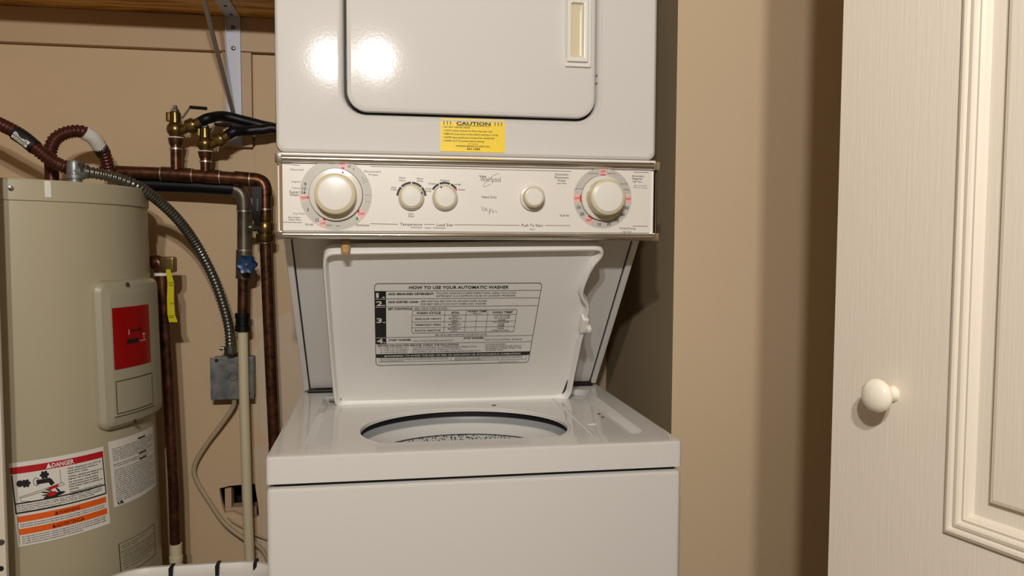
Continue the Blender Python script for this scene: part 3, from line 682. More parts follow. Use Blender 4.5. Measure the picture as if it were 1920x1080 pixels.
heater_shell('tank_cap', [(HRr-.002, HTZ-.034), (HRr+.0025, HTZ-.034), (HRr+.0028, HTZ-.030), (HRr+.0028, HTZ-.003), (HRr+.001, HTZ), (HRr-.006, HTZ), (HRr-.010, HTZ-.004), (0, HTZ-.002)], 'heater', WH)
heater_shell('base_ring', [(0, 0), (HRr-.01, 0), (HRr-.01, .022), (0, .022)], 'dark', WH)
th, z = oncyl(20, 353); P = cyl3(th, z, HRr+.0028); lathe('cap_screw', [(.0042, 0), (.004, .002), (0, .003)], P, (math.cos(th), math.sin(th), 0), 'steel', WH, 12)
th, z = oncyl(88, 347); 
V = [cyl3(th+a, zz, HRr+.0034) for a in (-.02, .0, .02) for zz in (HTZ-.028, HTZ-.002)]
pyd('cap_tape', V, [(0,2,3,1), (2,4,5,3)], 'white', WH, False)
# element access cover (curved, bevelled)
t0, zt = oncyl(169, 527, HRr+.002); _, zb = oncyl(184, 812, HRr+.002)
t1 = oncyl(281, 640, HRr)[0]+.10
def cover(name, ta, tb, za, zb_, r0, r1, bev, m, parent, nr=.02):
    """plate that follows the jacket: nested rounded outlines in (arc, z)"""
    def L(d, r):
        poly = rrect(ta*HRr+d, tb*HRr-d, zb_+d, za-d, max(nr-d, .003), 6); out = []
        for (u0, v0), (u1, v1) in zip(poly, poly[1:]+poly[:1]):
            nn = 10
            for i in range(nn): out.append(cyl3((u0+(u1-u0)*i/nn)/HRr, v0+(v1-v0)*i/nn, r))
        return out
    loops = [L(0, r0), L(bev*.1, r0+(r1-r0)*.5), L(bev*.4, r0+(r1-r0)*.85), L(bev, r1)]
    # fill by shrinking towards the middle so the face keeps the curve
    o = loops_mesh(name, loops, m, parent, ang=25)
    V = []; F = []; nu, nv = 40, 2
    for i in range(nu+1):
        for j in range(nv+1):
            V.append(cyl3((ta*HRr+bev+(tb*HRr-2*bev-ta*HRr)*i/nu)/HRr, zb_+bev+(za-zb_-2*bev)*j/nv, r1))
    for i in range(nu):
        for j in range(nv): F.append((i*(nv+1)+j, (i+1)*(nv+1)+j, (i+1)*(nv+1)+j+1, i*(nv+1)+j+1))
    pyd('cover_face', V, F, m, o, True)
    return o
cv = cover('access_cover', t0, t1, zt, zb, HRr, HRr+.017, .023, 'heater_cover', WH, .02)
rC = HRr+.017
def cprint(px, py, rr_): th, z = oncyl(px, py, rr_); return th, z
# red plate, knock-out panel line, screws
ta, za = cprint(209, 578, rC); tb, zb2 = cprint(281, 650, rC); _, zlo = cprint(214, 694, rC)
prc = Print(lambda u, v, h: cyl3(u/HRr, v, rC+h), True)
U0, U1 = ta*HRr, max(tb*HRr, ta*HRr+.085)
prc.rect('redlabel', U0, U1, zlo, za, .0008)
uu = U0+.4*(U1-U0); zm = (za+zlo)/2
prc.text('black', 'DANGER', uu, zm+.008, .006, .03, 'L', .02, h=.0014); prc.rect('black', uu-.010, uu+.018, zm-.012, zm-.004, .0013)
prc.text('white', 'T', uu+.030, zm-.008, .011, .007, 'L', .01, h=.0014); prc.line('white', uu+.022, zm-.010, uu+.040, zm-.010, .001, h=.0014); prc.line('white', uu-.004, zm+.004, uu-.004, zm+.013, .0014, h=.0014)
_, z1 = cprint(212, 716, rC); _, z2 = cprint(215, 778, rC)
for c_, o_ in (('dark', 0),): prc.frame(c_, U0+.001, U1+.002, z2, z1, .0011, .002, h=.0010)
_, z3 = cprint(205, 785, rC); prc.line('dark', U0-.004, z3, U1+.004, z3, .0011, h=.0010)
prc.build(cv, {'redlabel': 'red_label', 'black': 'label_print', 'white': 'label_print', 'dark': 'panel_groove'})
for px, py in ((238, 533), (252, 790)):
    th, z = cprint(px, py, rC); lathe('cover_screw', [(.0038, 0), (.0036, .002), (0, .0025)], cyl3(th, z, rC), (math.cos(th), math.sin(th), 0), 'steel', cv, 12)
# danger label
def cyl_label(name, tl, tr, bl, m, skew=.035):
    tA, zA = oncyl(*tl); tB, zB = oncyl(*tr); _, zC = oncyl(*bl)
    return tA*HRr, tB*HRr, zA, zC, (zB-zA)/((tB-tA)*HRr)
u0, u1, zt_, zb_, sl = cyl_label('d', (16, 869), (193, 837), (31, 1026), 'white')
LWc = u1-u0; LHc = zt_-zb_
wl = bpy.data.objects.new('x', None); bpy.data.objects.remove(wl)
SK = .05
pr = Print(lambda u, v, h: cyl3((u0+u*LWc/178 + (1-v/150)*LHc*SK)/HRr, zb_+v*LHc/150+sl*u*LWc/178, HRr+.0003+h), True)
pr.rect('white', 0, 178, 0, 150, .0002)
base = Print(pr.fn, True)
n_ = 40; V = []; F = []
for i in range(n_+1):
    for v_ in (0, 150): V.append(pr.fn(178*i/n_, v_, .0003))
F = [(2*i, 2*i+2, 2*i+3, 2*i+1) for i in range(n_)]
dl = pyd('danger_label', V, F, 'white', WH, True); dl['label'] = 'white danger label with red band and scald picture'
pr.d = {}
def crect(c, x0, x1, y0, y1, h=.0006):
    n = max(1, int(abs(x1-x0)/6)); P = []; F = []
    for i in range(n+1): x = x0+(x1-x0)*i/n; P += [(x, y0), (x, y1)]
    pr.add(c, P, [(2*i, 2*i+2, 2*i+3, 2*i+1) for i in range(n)], h)
def cln(c, x0, y0, x1, y1, w, h=.0008):
    dx, dy = x1-x0, y1-y0; L = math.hypot(dx, dy); nx, ny = -dy/L*w/2, dx/L*w/2; n = max(1, int(L/6)); P = []
    for i in range(n+1): x, y = x0+dx*i/n, y0+dy*i/n; P += [(x-nx, y-ny), (x+nx, y+ny)]
    pr.add(c, P, [(2*i, 2*i+2, 2*i+3, 2*i+1) for i in range(n)], h)
crect('red', 1, 176, 130, 142)
pr.text('white', '\u25b2DANGER', 88, 132, 8, 52, 'C', .03, h=.0011)
for a in ((3, 128, 3, 60), (174, 130, 174, 60), (2, 60, 175, 60), (3, 77, 174, 77)): cln('black', *a, 2.4)
# picture: two taps, spout, scalding water, hand
def blob(c, cx, cy, rx, ry, n=14, rot=0, h=.0008):
    pr.add(c, [(cx+rx*math.cos(2*PI*k/n)*math.cos(rot)-ry*math.sin(2*PI*k/n)*math.sin(rot), cy+rx*math.cos(2*PI*k/n)*math.sin(rot)+ry*math.sin(2*PI*k/n)*math.cos(rot)) for k in range(n)], [tuple(range(n))], h)
for cx, cy in ((25, 111), (58, 121)):
    for k in range(6): blob('black', cx+5.5*math.cos(k*PI/3), cy+5*math.sin(k*PI/3), 2.8, 2.6)
    blob('black', cx, cy, 4, 4)
blob('black', 15, 112, 6, 6)
for k in range(24):
    a0, a1 = 2*PI*k/24, 2*PI*(k+1)/24; cln('black', 43+5*math.cos(a0), 111+7*math.sin(a0), 43+5*math.cos(a1), 111+7*math.sin(a1), 1)
cln('black', 43, 110, 68, 110, 8); cln('black', 66, 110, 71, 101, 8)
for x0, y0, x1, y1 in ((10, 88, 88, 101), (86, 101, 86, 125), (88, 101, 92, 98), (12, 86, 92, 97), (12, 86, 14, 80), (14, 80, 30, 78)): cln('black', x0, y0, x1, y1, .7)
for k in range(5): blob('red', 64+k*3.6, 94+k*.9, 2.4, 2.8)
blob('black', 72, 81.5, 20, 3.6, rot=.1); blob('black', 62, 84, 13, 1.5, rot=-.05); blob('black', 60, 88, 11, 1.4, rot=-.25); blob('black', 64, 91, 8, 1.3, rot=-.6); blob('black', 80, 88, 9, 1.8, rot=2.2)
blob('red', 68, 84.5, 9, 4, rot=.1, h=.001)
for i, t in enumerate(('Water temperature over 125\u00b0F can', 'cause severe burns instantly or', 'death from scalds.', 'Children, disabled and elderly are at', 'highest risk of being scalded.', 'See instruction manual before', 'setting temperature at heater.', 'Feel water before bathing or', 'showering.', 'Temperature limiting valves are', 'available, see manual.')):
    pr.text('black', t, 100, 123-i*4.5-(i > 2)*1.5-(i > 4)*1-(i > 8)*1, 2.9, (69, 62, 40, 71, 62, 60, 62, 70, 18, 66, 42)[i], bold=.02)
for i, t in enumerate(('BURN hazard setting of the mixing valve controlled which is shown the bottom', 'in direct accordance 120\u00b0F or 49\u00b0C. Elderly, children, scalding, elderly people to', 'require lower temperatures, properly and as per the local codes', 'installation energy guidelines.')):
    pr.text('black', t, 8, 71.5-i*3.6, 2.2, (158, 158, 140, 75)[i], bold=.02)
for y, t in ((43, '\u25b2WARNING'), (20.5, '\u25b2ADVERTENCIA')):
    crect('orange', 4, 173, y, y+11); pr.text('darkred', t, 92, y+2, 6.6, 48 if 'W' in t else 62, 'C', .02, h=.0011)
    for i in range(2 if y > 30 else 4):
        pr.text('black', 'Read and follow all instructions and safety labels before operating this heater or failure to do so may cause injury' if y > 30 else 'Lea y siga todas las instrucciones y etiquetas de seguridad antes de poner en marcha este calentador de agua', 8, y-4.6-i*4, 2.2, 160 if i < 3 else 110, bold=.02)
for a in ((4, 31, 4, 42), (4, 3, 4, 20)): cln('black', *a, .7)
pr.build(dl, {'red': 'red_band', 'black': 'label_print', 'white': 'label_title', 'orange': 'orange_band', 'darkred': 'label_title'})
def side_label(name, tl, tr, bl, base_m, lab, W_, H_, skew=.05):
    a0, a1, zt2, zb2, sl2 = cyl_label(name, tl, tr, bl, base_m); lw, lh = a1-a0, zt2-zb2
    fn = lambda u, v, h: cyl3((a0+u*lw/W_ + (1-v/H_)*lh*skew)/HRr, zb2+v*lh/H_+sl2*u*lw/W_, HRr+.0004+h)
    V = [fn(W_*i/24, v_, .0002) for i in range(25) for v_ in (0, H_)]
    o = pyd(name, V, [(2*i, 2*i+2, 2*i+3, 2*i+1) for i in range(24)], base_m, WH, True)
    if lab: o['label'] = lab
    return o, Print(fn, True)
o, pq = side_label('notice_label', (202, 829), (286, 797), (211, 953), 'white', 'white notice label dense with small print', 86, 125)
y = 113
words = 'WARNING this water heater must be installed serviced and inspected by a qualified installer read the manual before operation never store gasoline or other flammable vapors and liquids near this or any other appliance turn off power and water before service'.split()
row = 0
while y > 8:
    if row in (0, 8, 11): pq.rect('black', 44, 60, y-.4, y+2.6, .0006)
    else:
        t = ' '.join(random.sample(words, 9)); pq.text('black', t, 4, y, 2.0, 77 if row % 5 else 62, bold=.01)
    y -= 3.7; row += 1
pq.d['black'] = pq.d['black']; pq.text('black', 'UL', 5, 3.5, 5, 9, bold=.06)
pq.build(o, {'black': 'label_print'})
o, pq = side_label('rating_plate', (222, 1020), (288, 982), (228, 1079), 'heater', 'silver rating plate with thin black border', 70, 86, .04)
def qline(x0, y0, x1, y1, w):
    dx, dy = x1-x0, y1-y0; L = math.hypot(dx, dy); nx, ny = -dy/L*w/2, dx/L*w/2; P = []
    for i in range(9): x, y_ = x0+dx*i/8, y0+dy*i/8; P += [(x-nx, y_-ny), (x+nx, y_+ny)]
    pq.add('black', P, [(2*i, 2*i+2, 2*i+3, 2*i+1) for i in range(8)], .0006)
for a_ in ((0, 0, 70, 0), (0, 86, 70, 86), (0, 0, 0, 86), (70, 0, 70, 86), (2, 62, 68, 62), (2, 30, 68, 30)): qline(*a_, 1)
for y, t, wd in ((76, 'ELECTRIC WATER HEATER', 40), (70, 'MODEL  SERIAL', 26), (55, 'CAPACITY US GAL 40', 60), (48, 'UPPER ELEMENT 4500 W', 56), (42, 'LOWER ELEMENT 4500 W', 58), (35, 'VOLTS AC 240 SINGLE PHASE', 62), (22, 'MAX WORKING PRESSURE 150 PSI', 62), (14, 'TEST PRESSURE 300 PSI', 45)):
    pq.text('black', t, 4, y, 2.6, wd)
pq.build(o, {'black': 'label_print'})

# ---- relief valve, its drain pipe and yellow tag
TY = .56
def PY(px, py, Y=TY): return atY(px, py, Y)
TP = thing('relief_valve_pipe', 'vertical copper relief drain pipe hanging right beside the water heater', 'pipe', PY(318, 1040))
a = PY(300, 500); b = PY(331, 1046)
tube('pipe', [PY(303, 515), PY(314, 700), PY(325, 900), PY(329, 1030)], .0105, 'copper', TP, 16)
tube('elbow', [PY(284, 492), PY(296, 491), PY(302, 497), PY(303, 512)], .0135, 'copper', TP, 16, 5)
lathe('collar_ring', [(.0105, 0), (.015, 0), (.015, .006), (.0105, .006)], PY(303, 517), (0,0,1), 'white', TP, 20)
box('valve_body', (a.x+.001, a.x+.030, TY-.014, TY+.014, a.z-.012, a.z+.020), 'brass', TP, .004)
p = PY(330, 1046); lathe('pipe_fitting', [(.009, .0205), (.0122, .020), (.0122, -.005), (.0135, -.006), (.0135, -.016), (.0122, -.017), (.0122, -.025), (.0145, -.026), (.0145, -.06), (.0105, -.061), (.0105, -.43)], p + Vector((0, 0, .01)), (0,0,1), 'cpvc', TP, 20)
V = []; F = []
tp = [(311, 505), (314, 530), (313, 560), (314, 590), (317, 604)]; tw = [8, 12, 13, 14, 16]
for (x_, y_), w_ in zip(tp, tw):
    for yy in (0, .0015): V += [atY(x_, y_, TY-.016+.0*yy)+Vector((0, yy, 0)), atY(x_+w_, y_, TY-.018)+Vector((0, yy, 0))]
for i in range(len(tp)-1):
    q = i*4; F += [(q, q+1, q+5, q+4), (q+2, q+3, q+7, q+6), (q, q+2, q+6, q+4), (q+1, q+3, q+7, q+5)]
tg = tag(pyd('warning_tag', V, F, 'tag', None, True), 'yellow foil tag hanging from the copper relief valve', 'tag')
pt = Print(lambda u, v, h: atY(315+u, 600-v, TY-.018)+Vector((0, -.0008-h, 0)))
for v_ in (5, 8, 70): pt.line('green', 1, v_, 12, v_+.3, .6)
for (x_, y_) in ((3, 64), (4, 30)): pt.text('green', 'READ' if y_ > 50 else 'TAG', x_, y_, 3, 7)
pt.build(tg, {'green': 'tag_print'})

# ================================================================== PIPES ON THE BACK WALL
YP = .62
def Q(px, py, Y=YP): return atY(px, py, Y)
CR = .0132
MN = thing('copper_supply_pipe', 'horizontal copper pipe behind the heater top with elbow dropping at right', 'pipe', Q(340, 330))
tube('pipe', [Q(190, 321.5), Q(300, 325.5), Q(400, 331.5), Q(475, 337)], CR, 'copper', MN, 18)
tube('pipe_elbow', [Q(465, 336.3), Q(480, 337.5), Q(491, 342), Q(496, 352), Q(497, 366)], CR*1.12, 'copper', MN, 18, 5)
for a, b in (((306, 326), (358, 329)), ((383, 330.5), (410, 332)), ((440, 334), (466, 336.3))):
    tube('pipe_coupling', [Q(*a), Q(*b)], CR*1.14, 'copper', MN, 18)
for a in ((209, 322), (302, 325.7), (360, 329), (412, 332), (468, 336.6)):
    d = (Q(a[0]+4, a[1]+.2)-Q(*a)); tube('solder_joint', [Q(*a), Q(a[0]+2.0, a[1]+.1)], CR*1.16, 'solder', MN, 18)
# isolation ball valve and drop pipe at the right
tube('pipe', [Q(497, 362), Q(497.5, 398)], CR*.95, 'copper', MN, 18)
tube('solder_joint', [Q(497.3, 391.5), Q(497.4, 394)], CR*1.0, 'solder', MN, 18)
DP = thing('drop_pipe', 'copper drop pipe going down at the left side of the washer', 'pipe', Q(510, 830))
tube('pipe', [Q(497.5, 452), Q(502, 560), Q(508, 700), Q(514, 830), Q(520, 1000)], CR*.92, 'copper', DP, 18)
tube('solder_joint', [Q(497.6, 453), Q(497.8, 456)], CR*1.02, 'solder', DP, 18)
BV = thing('ball_valve', 'brass ball valve with long black lever pointing up, at control console left', 'valve', Q(497, 425))
p = Q(497.5, 425)
lathe('valve_body', [(.0125, .030), (.0145, .0295), (.0145, .014), (.0125, .012), (.0165, .008), (.0178, -.002), (.0165, -.012), (.015, -.014), (.0195, -.016), (.0195, -.030), (.0175, -.033), (.012, -.034)], p, (.02,0,1), 'brass', BV, 8, 50)
lathe('valve_stem', [(0, .028), (.004, .028), (.006, .024), (.0085, .022), (.0085, .012), (.007, 0)], p + Vector((-.009, -.006, -.002)), (-.8, -.6, 0), 'steel', BV, 16)
bm = bmesh.new(); h0 = Q(481, 420, YP-.03); h1 = Q(484, 343, YP-.03)
lp = [Q(483.5, 422, YP-.028), Q(480, 405, YP-.032), Q(482, 385, YP-.034), Q(481.5, 350, YP-.034)]
V = []; F = []
for i, (c_, w_) in enumerate(zip(lp, (.006, .008, .0095, .0095))):
    V += [c_+Vector((-w_, -.0025, 0)), c_+Vector((w_, -.0025, 0)), c_+Vector((w_, .0025, 0)), c_+Vector((-w_, .0025, 0))]
for i in range(3):
    for k in range(4): F.append((4*i+k, 4*i+(k+1) % 4, 4*i+4+(k+1) % 4, 4*i+4+k))
F += [(0,1,2,3), (12,13,14,15)]
lv = pyd('lever', V, F, 'rubber', BV)
pt = Print(lambda u, v, h: Q(477+u, 400-v, YP-.0366-h)); [pt.line('grey', 4, 6+4*k, 7.5, 6+4*k, 1.6) for k in range(6)]; pt.build(lv, {'grey': 'lever_print'})

# lower dark insulated pipe with elbow, gate valve with blue handwheel
YL = .640
LP = thing('insulated_pipe', 'black insulated pipe under the horizontal copper pipe, turning down to stained copper', 'pipe', Q(457, 470, YL))
tube('pipe_insulation', [Q(225, 343, YL), Q(300, 346, YL), Q(380, 350, YL), Q(440, 354, YL)], .0155, 'rubber', LP, 18)
tube('elbow', [Q(432, 353.5, YL), Q(446, 357, YL), Q(454, 365, YL), Q(457, 378, YL), Q(457.5, 396, YL)], .0150, 'copper_dull', LP, 18, 5)
tube('pipe', [Q(457.5, 394, YL), Q(457.5, 470, YL)], .0142, 'copper_dull', LP, 18)
tube('solder_joint', [Q(457.5, 395, YL), Q(457.5, 397, YL)], .0153, 'solder', LP, 18)
GV = thing('gate_valve', 'gate valve with a small round blue handwheel above the cream pipe', 'valve', Q(457, 497, YL))
tube('valve_body', [Q(457.5, 469, YL), Q(457.5, 475, YL), Q(457, 497, YL), Q(457, 517, YL), Q(456.5, 523, YL)], lambda s: .0165, 'copper_dull', GV, 18)
tube('solder_joint', [Q(457.5, 468, YL), Q(457.5, 470.5, YL)], .0172, 'solder', GV, 18)
wc = Q(463, 496, YL-.045)
tube('stem', [wc + Vector((0, .05, 0)), wc], .005, 'brass', GV, 10)
V = []; F = []; n = 60
for yy, s_ in ((-.004, .93), (-.002, 1), (.003, 1), (.005, .93)):
    for k in range(n):
        a = 2*PI*k/n; r = (.0195 + .0022*math.cos(6*a))*s_; V.append(wc+Vector((r*math.cos(a), yy, r*math.sin(a))))
for k in range(n): V.append(wc+Vector((.009*math.cos(2*PI*k/n), -.0015, .009*math.sin(2*PI*k/n))))
for i in range(3):
    for k in range(n): l = (k+1) % n; F.append((i*n+k, i*n+l, (i+1)*n+l, (i+1)*n+k))
F += [(k, (k+1) % n, 4*n+(k+1) % n, 4*n+k) for k in range(n)] + [tuple(range(3*n, 4*n)), tuple(range(4*n, 5*n))]
hw = pyd('handwheel', V, F, 'blue', GV, True, 30)
lathe('handwheel_nut', [(0, .005), (.003, .005), (.0035, .0), (.0035, -.003)], wc+Vector((0, -.003, 0)), (0,-1,0), 'steel', hw, 6)
CPp = thing('cream_plastic_pipe', 'vertical cream plastic pipe running down past the junction box', 'pipe', Q(462, 1048, YL))
tube('copper_stub', [Q(456.5, 521, YL), Q(455.5, 590, YL)], .0118, 'copper', CPp, 18)
lathe('black_coupling', [(.0125, .020), (.0162, .0195), (.0162, .009), (.0148, .008), (.0148, -.006), (.0162, -.007), (.0162, -.0195), (.0125, -.020)], Q(455, 604, YL), (0,0,1), 'rubber', CPp, 20)
tube('pipe', [Q(455, 618, YL), Q(458, 760, YL), Q(463, 920, YL), Q(468, 1052, YL), Q(473, 1200, YL)], .0108, 'cpvc', CPp, 18)
# washer supply valves
def supply_valve(px, py, s, name_lab, rot):
    """px, py = centre of the brass ball body; s = scale"""
    o = Q(px, py); T = thing('supply_valve', name_lab, 'valve', o, 'washer supply valves')
    base = Q(px+3, 330 if px < 350 else 334)
    lathe('riser', [(.0108, base.z-o.z+.01), (.0108, -.030*s), (.0125, -.032*s), (.0142, -.024*s), (.0148, -.019*s), (.012, -.018*s)], o, (0,0,1), 'copper', T, 20)
    lathe('pipe_joint', [(.0108, -.042*s), (.0124, -.042*s), (.0124, -.038*s), (.0108, -.038*s)], o, (0,0,1), 'solder', T, 20)
    lathe('seal_ring', [(.012, -.0185*s), (.0155, -.0180*s), (.0155, -.0160*s), (.012, -.0155*s)], o, (0,0,1), 'white', T, 20)
    lathe('valve_body', [(.012, -.016*s), (.0125, -.012*s), (.0165, -.007*s), (.0178, 0), (.0165, .007*s), (.0125, .012*s), (.0115, .014*s), (.0115, .034*s), (.0100, .036*s), (0, .036*s)], o, (0,0,1), 'brass', T, 20)
    box('side_nut', (o.x-.0175, o.x-.008, o.y-.006, o.y+.006, o.z+.016*s, o.z+.035*s), 'brass', T, .002)
    lathe('stem_nut', [(.0085, .036*s), (.0085, .041*s), (.005, .043*s), (.0045, .049*s), (0, .051*s)], o, (0,0,1), 'steel', T, 6)
    ax = Vector((.86, -.10, .50)).normalized() if rot else Vector((.90, -.10, .42)).normalized()
    q0 = o + Vector((.010, -.002, -.003))
    lathe('side_outlet', [(.0092, -.002), (.0098, .016*s), (.0098, .018*s)], q0, ax, 'brass', T, 18)
    lathe('hose_coupling', [(.0098, .017*s), (.0150, .0175*s), (.0158, .021*s), (.0158, .031*s), (.0145, .034*s), (.0105, .035*s), (.0105, .037*s), (.0112, .038*s), (.0112, .050*s), (.0100, .052*s)], q0, ax, 'brass', T, 12)
    return T, q0 + ax*.050*s, ax, o
T1, e1, ax1, o1 = supply_valve(329, 243, 1.0, 'brass washer supply valve on the taller left copper riser, black lever', 0)
T2, e2, ax2, o2 = supply_valve(385, 270, .92, 'brass washer supply valve on the shorter right riser, nearer the dryer', 1)
for T, pts in ((T1, [(332, 219), (343, 220), (356, 202), (362, 201)]), (T2, [(386, 248), (396, 249), (403, 236), (408, 233)])):
    tube('lever_arm', [Q(a_, b_, YP-.002) for a_, b_ in pts], .0022, 'steel', T, 8)
    e = pts[-1]; d = Q(e[0]+26, e[1]+2.5, YP-.004)-Q(e[0]-6, e[1], YP-.002)
    a_ = Q(e[0]-6, e[1], YP-.002)
    tube('lever_grip', [a_, a_+d*.1, a_+d*.5, a_+d*.9, a_+d], lambda s: .0035, 'rubber', T, 10)
h = tag(tube('water_hose', [e1-ax1*.004, e1+ax1*.014, Q(418, 218, .638), Q(455, 226, .648), Q(490, 235, .656), Q(530, 247, .659), Q(620, 300, .662)], .0110, 'rubber', None, 14, 6), 'black rubber water hose arching from the left supply valve', 'hose', 'black washer hoses')
h = tag(tube('water_hose', [e2-ax2*.004, e2+ax2*.012, Q(462, 246, .627), Q(490, 243.5, .631), Q(530, 247, .6335), Q(620, 320, .634)], .0110, 'rubber', None, 14, 6), 'black rubber water hose from the right lower supply valve', 'hose', 'black washer hoses')

# ---- flexible copper connectors on the heater top
YH = .47
FA = thing('flexible_connector', 'ribbed copper connector with black and white sleeve, entering from the left edge', 'pipe', Q(110, 318, YH), 'ribbed copper connectors')
ptsA = [(-230, 345, .60), (-200, 250, .55), (-130, 205, .50), (-60, 208, .48), (0, 233, .46), (38, 253, .455), (70, 280, .45), (100, 303, .45), (128, 315, .455), (160, 322, .50)]
corrugated('ribbed_tube', [atY(*q_) for q_ in ptsA], .0105, .0128, .0068, 'copper_red', FA, 16)
sl_a = catmull([atY(30, 250, .4555), atY(47, 261, .4525), atY(66, 277, .4505)], 6); slv = tube('sleeve', sl_a, .0137, 'black', FA, 18)
pt_o = sl_a; 
bmS = [atY(33, 262, .44), atY(66, 288, .437)]
d_ = (bmS[1]-bmS[0]).normalized(); n_u = Vector((-d_.z, 0, d_.x)) if False else FW.cross(d_).normalized()*-1
if n_u.z < 0: n_u = -n_u
pt = Print(lambda u, v, h_: atY(48, 264, .4525) + (sl_a[-1]-sl_a[0]).normalized()*u + (FW*-1)*(math.sqrt(max(0, .0139**2-v*v))+.0003) + n_u*v, False)
for vv, t in ((-.006, 'WATER'), (.001, 'FLEX 18')): 
    pt.rect('white', -.017, .016, vv-.001, vv+.0045); pt.text('black', t, -.014, vv, .0032, .026, h=0)
Lw = pt.d['white'][0]
for i in range(len(Lw)): Lw[i] = Lw[i]
for i in range(len(pt.d['black'][0])): pt.d['black'][0][i] = pt.d['black'][0][i] - FW*.0005
pt.build(slv, {'white': 'sleeve_label', 'black': 'sleeve_print'})
FB = thing('flexible_connector', 'ribbed copper connector looped from heater top to horizontal copper pipe', 'pipe', Q(97, 330, .52), 'ribbed copper connectors')
ptsB = [(97, 312, .52), (93, 290, .52), (103, 262, .525), (128, 248, .535), (158, 248, .55), (182, 266, .57), (196, 290, .585), (204, 318, .600)]
corrugated('ribbed_tube', [atY(*q_) for q_ in ptsB], .0108, .0130, .0068, 'copper_red', FB, 16)
tube('stub', [atY(97, 345, .52), atY(97, 308, .52)], .0125, 'copper_red', FB, 16)
s2 = catmull([atY(157, 248, .549), atY(175, 259, .562), atY(188, 277, .578)], 6); slv = tube('sleeve', s2, .0139, 'white', FB, 18); slv['label'] = 'white printed sleeve'
s3 = catmull([atY(186, 274, .576), atY(191, 282, .582), atY(194, 288, .588)], 3); tube('sleeve_band', s3, .0142, 'black', FB, 18)
dB = (s2[-1]-s2[0]).normalized(); nB = FW.cross(dB).normalized(); nB = nB if nB.z > 0 else -nB
pt = Print(lambda u, v, h_: s2[len(s2)//2] + dB*u + (FW*-1)*(math.sqrt(max(0, .0140**2-v*v))+.0008) + nB*v)
pt.text('black', 'FLEX-', -.013, -.004, .009, .026, bold=.03); pt.build(slv, {'black': 'sleeve_print'})
tube('end_nut', [atY(196, 322, .605), atY(212, 322.5, .62)], .0145, 'brass', FB, 8)

# ---- steel conduit, box, cable
FC = thing('steel_conduit', 'grey ribbed flexible steel conduit curving down to the junction box', 'conduit', Q(432, 660))
lathe('conduit_connector', [(0, .026), (.011, .024), (.013, .018), (.013, 0), (.016, -.001), (.016, -.008), (.012, -.009), (.012, -.02)], atY(140, 327, .42), (0, 0, 1), 'galv', FC, 16)
tube('connector_neck', [atY(134, 321, .42), atY(150, 322, .42), atY(166, 322, .42)], .0125, 'galv', FC, 14)
lathe('connector_screw', [(.0035, 0), (.0035, .012), (.005, .012), (.005, .016), (0, .017)], atY(155, 322, .41), (0, -.4, 1), 'steel', FC, 10)
ptsC = [(162, 322, .42), (190, 327, .42), (225, 336, .43), (262, 352, .45), (300, 379, .50), (338, 417, .55), (372, 465, .60), (400, 520, .62), (418, 570, .63), (429, 615, .635), (432, 656, .64)]
corrugated('ribbed_conduit', [atY(*q_) for q_ in ptsC], .0088, .0108, .0075, 'steel', FC, 14)
lathe('box_connector', [(.0105, .016), (.013, .015), (.013, 0), (.010, -.004)], Q(432, 662, .64), (0,0,1), 'steel', FC, 16)
lathe('connector_screw', [(.0045, 0), (.0045, .007), (0, .008)], Q(426, 657, .64)+Vector((-.008, 0, .004)), (-1, -.2, .2), 'steel', FC, 10)
a = Q(395, 750, .655); b = Q(475, 669, .655)
JB = thing('junction_box', 'square galvanized steel junction box on the wall behind the cream pipe', 'junction box', ((a.x+b.x)/2, BY, a.z))
box('box_body', (a.x+.002, b.x-.002, .657, BY, a.z+.002, b.z-.002), 'galv', JB, .003)
box('box_cover', (a.x, b.x, .654, .657, a.z, b.z), 'galv', JB, .0012)
p = Q(437, 706, .654); lathe('knockout', [(0, .0004), (.008, .0006), (.0088, .0018), (.0096, .0006), (.0096, -.0005)], (p.x, .654, p.z), (0,-1,0), 'galv', JB, 24)
for px, py in ((406, 676), (466, 738)): p = Q(px, py, .654); lathe('cover_screw', [(0, .002), (.0035, .0018), (.004, 0)], (p.x, .654, p.z), (0,-1,0), 'dark', JB, 12)
CB = tag(tube('power_cable', [Q(440, 748, .665), Q(436, 765, .672), Q(412, 800, .678), (Q(388, 832, .682)), Q(366, 870, .684), Q(367, 898, .684), Q(392, 940, .682), Q(420, 980, .680), Q(455, 1008, .678), Q(480, 1020, .68), Q(500, 1045, .68), Q(515, 1100, .68)], .0052, 'cable', None, 10, 8), 'beige sheathed cable curving down from the junction box', 'cable')
CB2 = tag(tube('thin_cable', [Q(422, 965, .71), Q(432, 975, .695), Q(448, 985, .69), Q(462, 992, .69), Q(480, 1003, .685), Q(502, 1012, .68)], .0022, 'cable', None, 8, 6), 'thin beige cable coming out of the wall hole', 'cable')

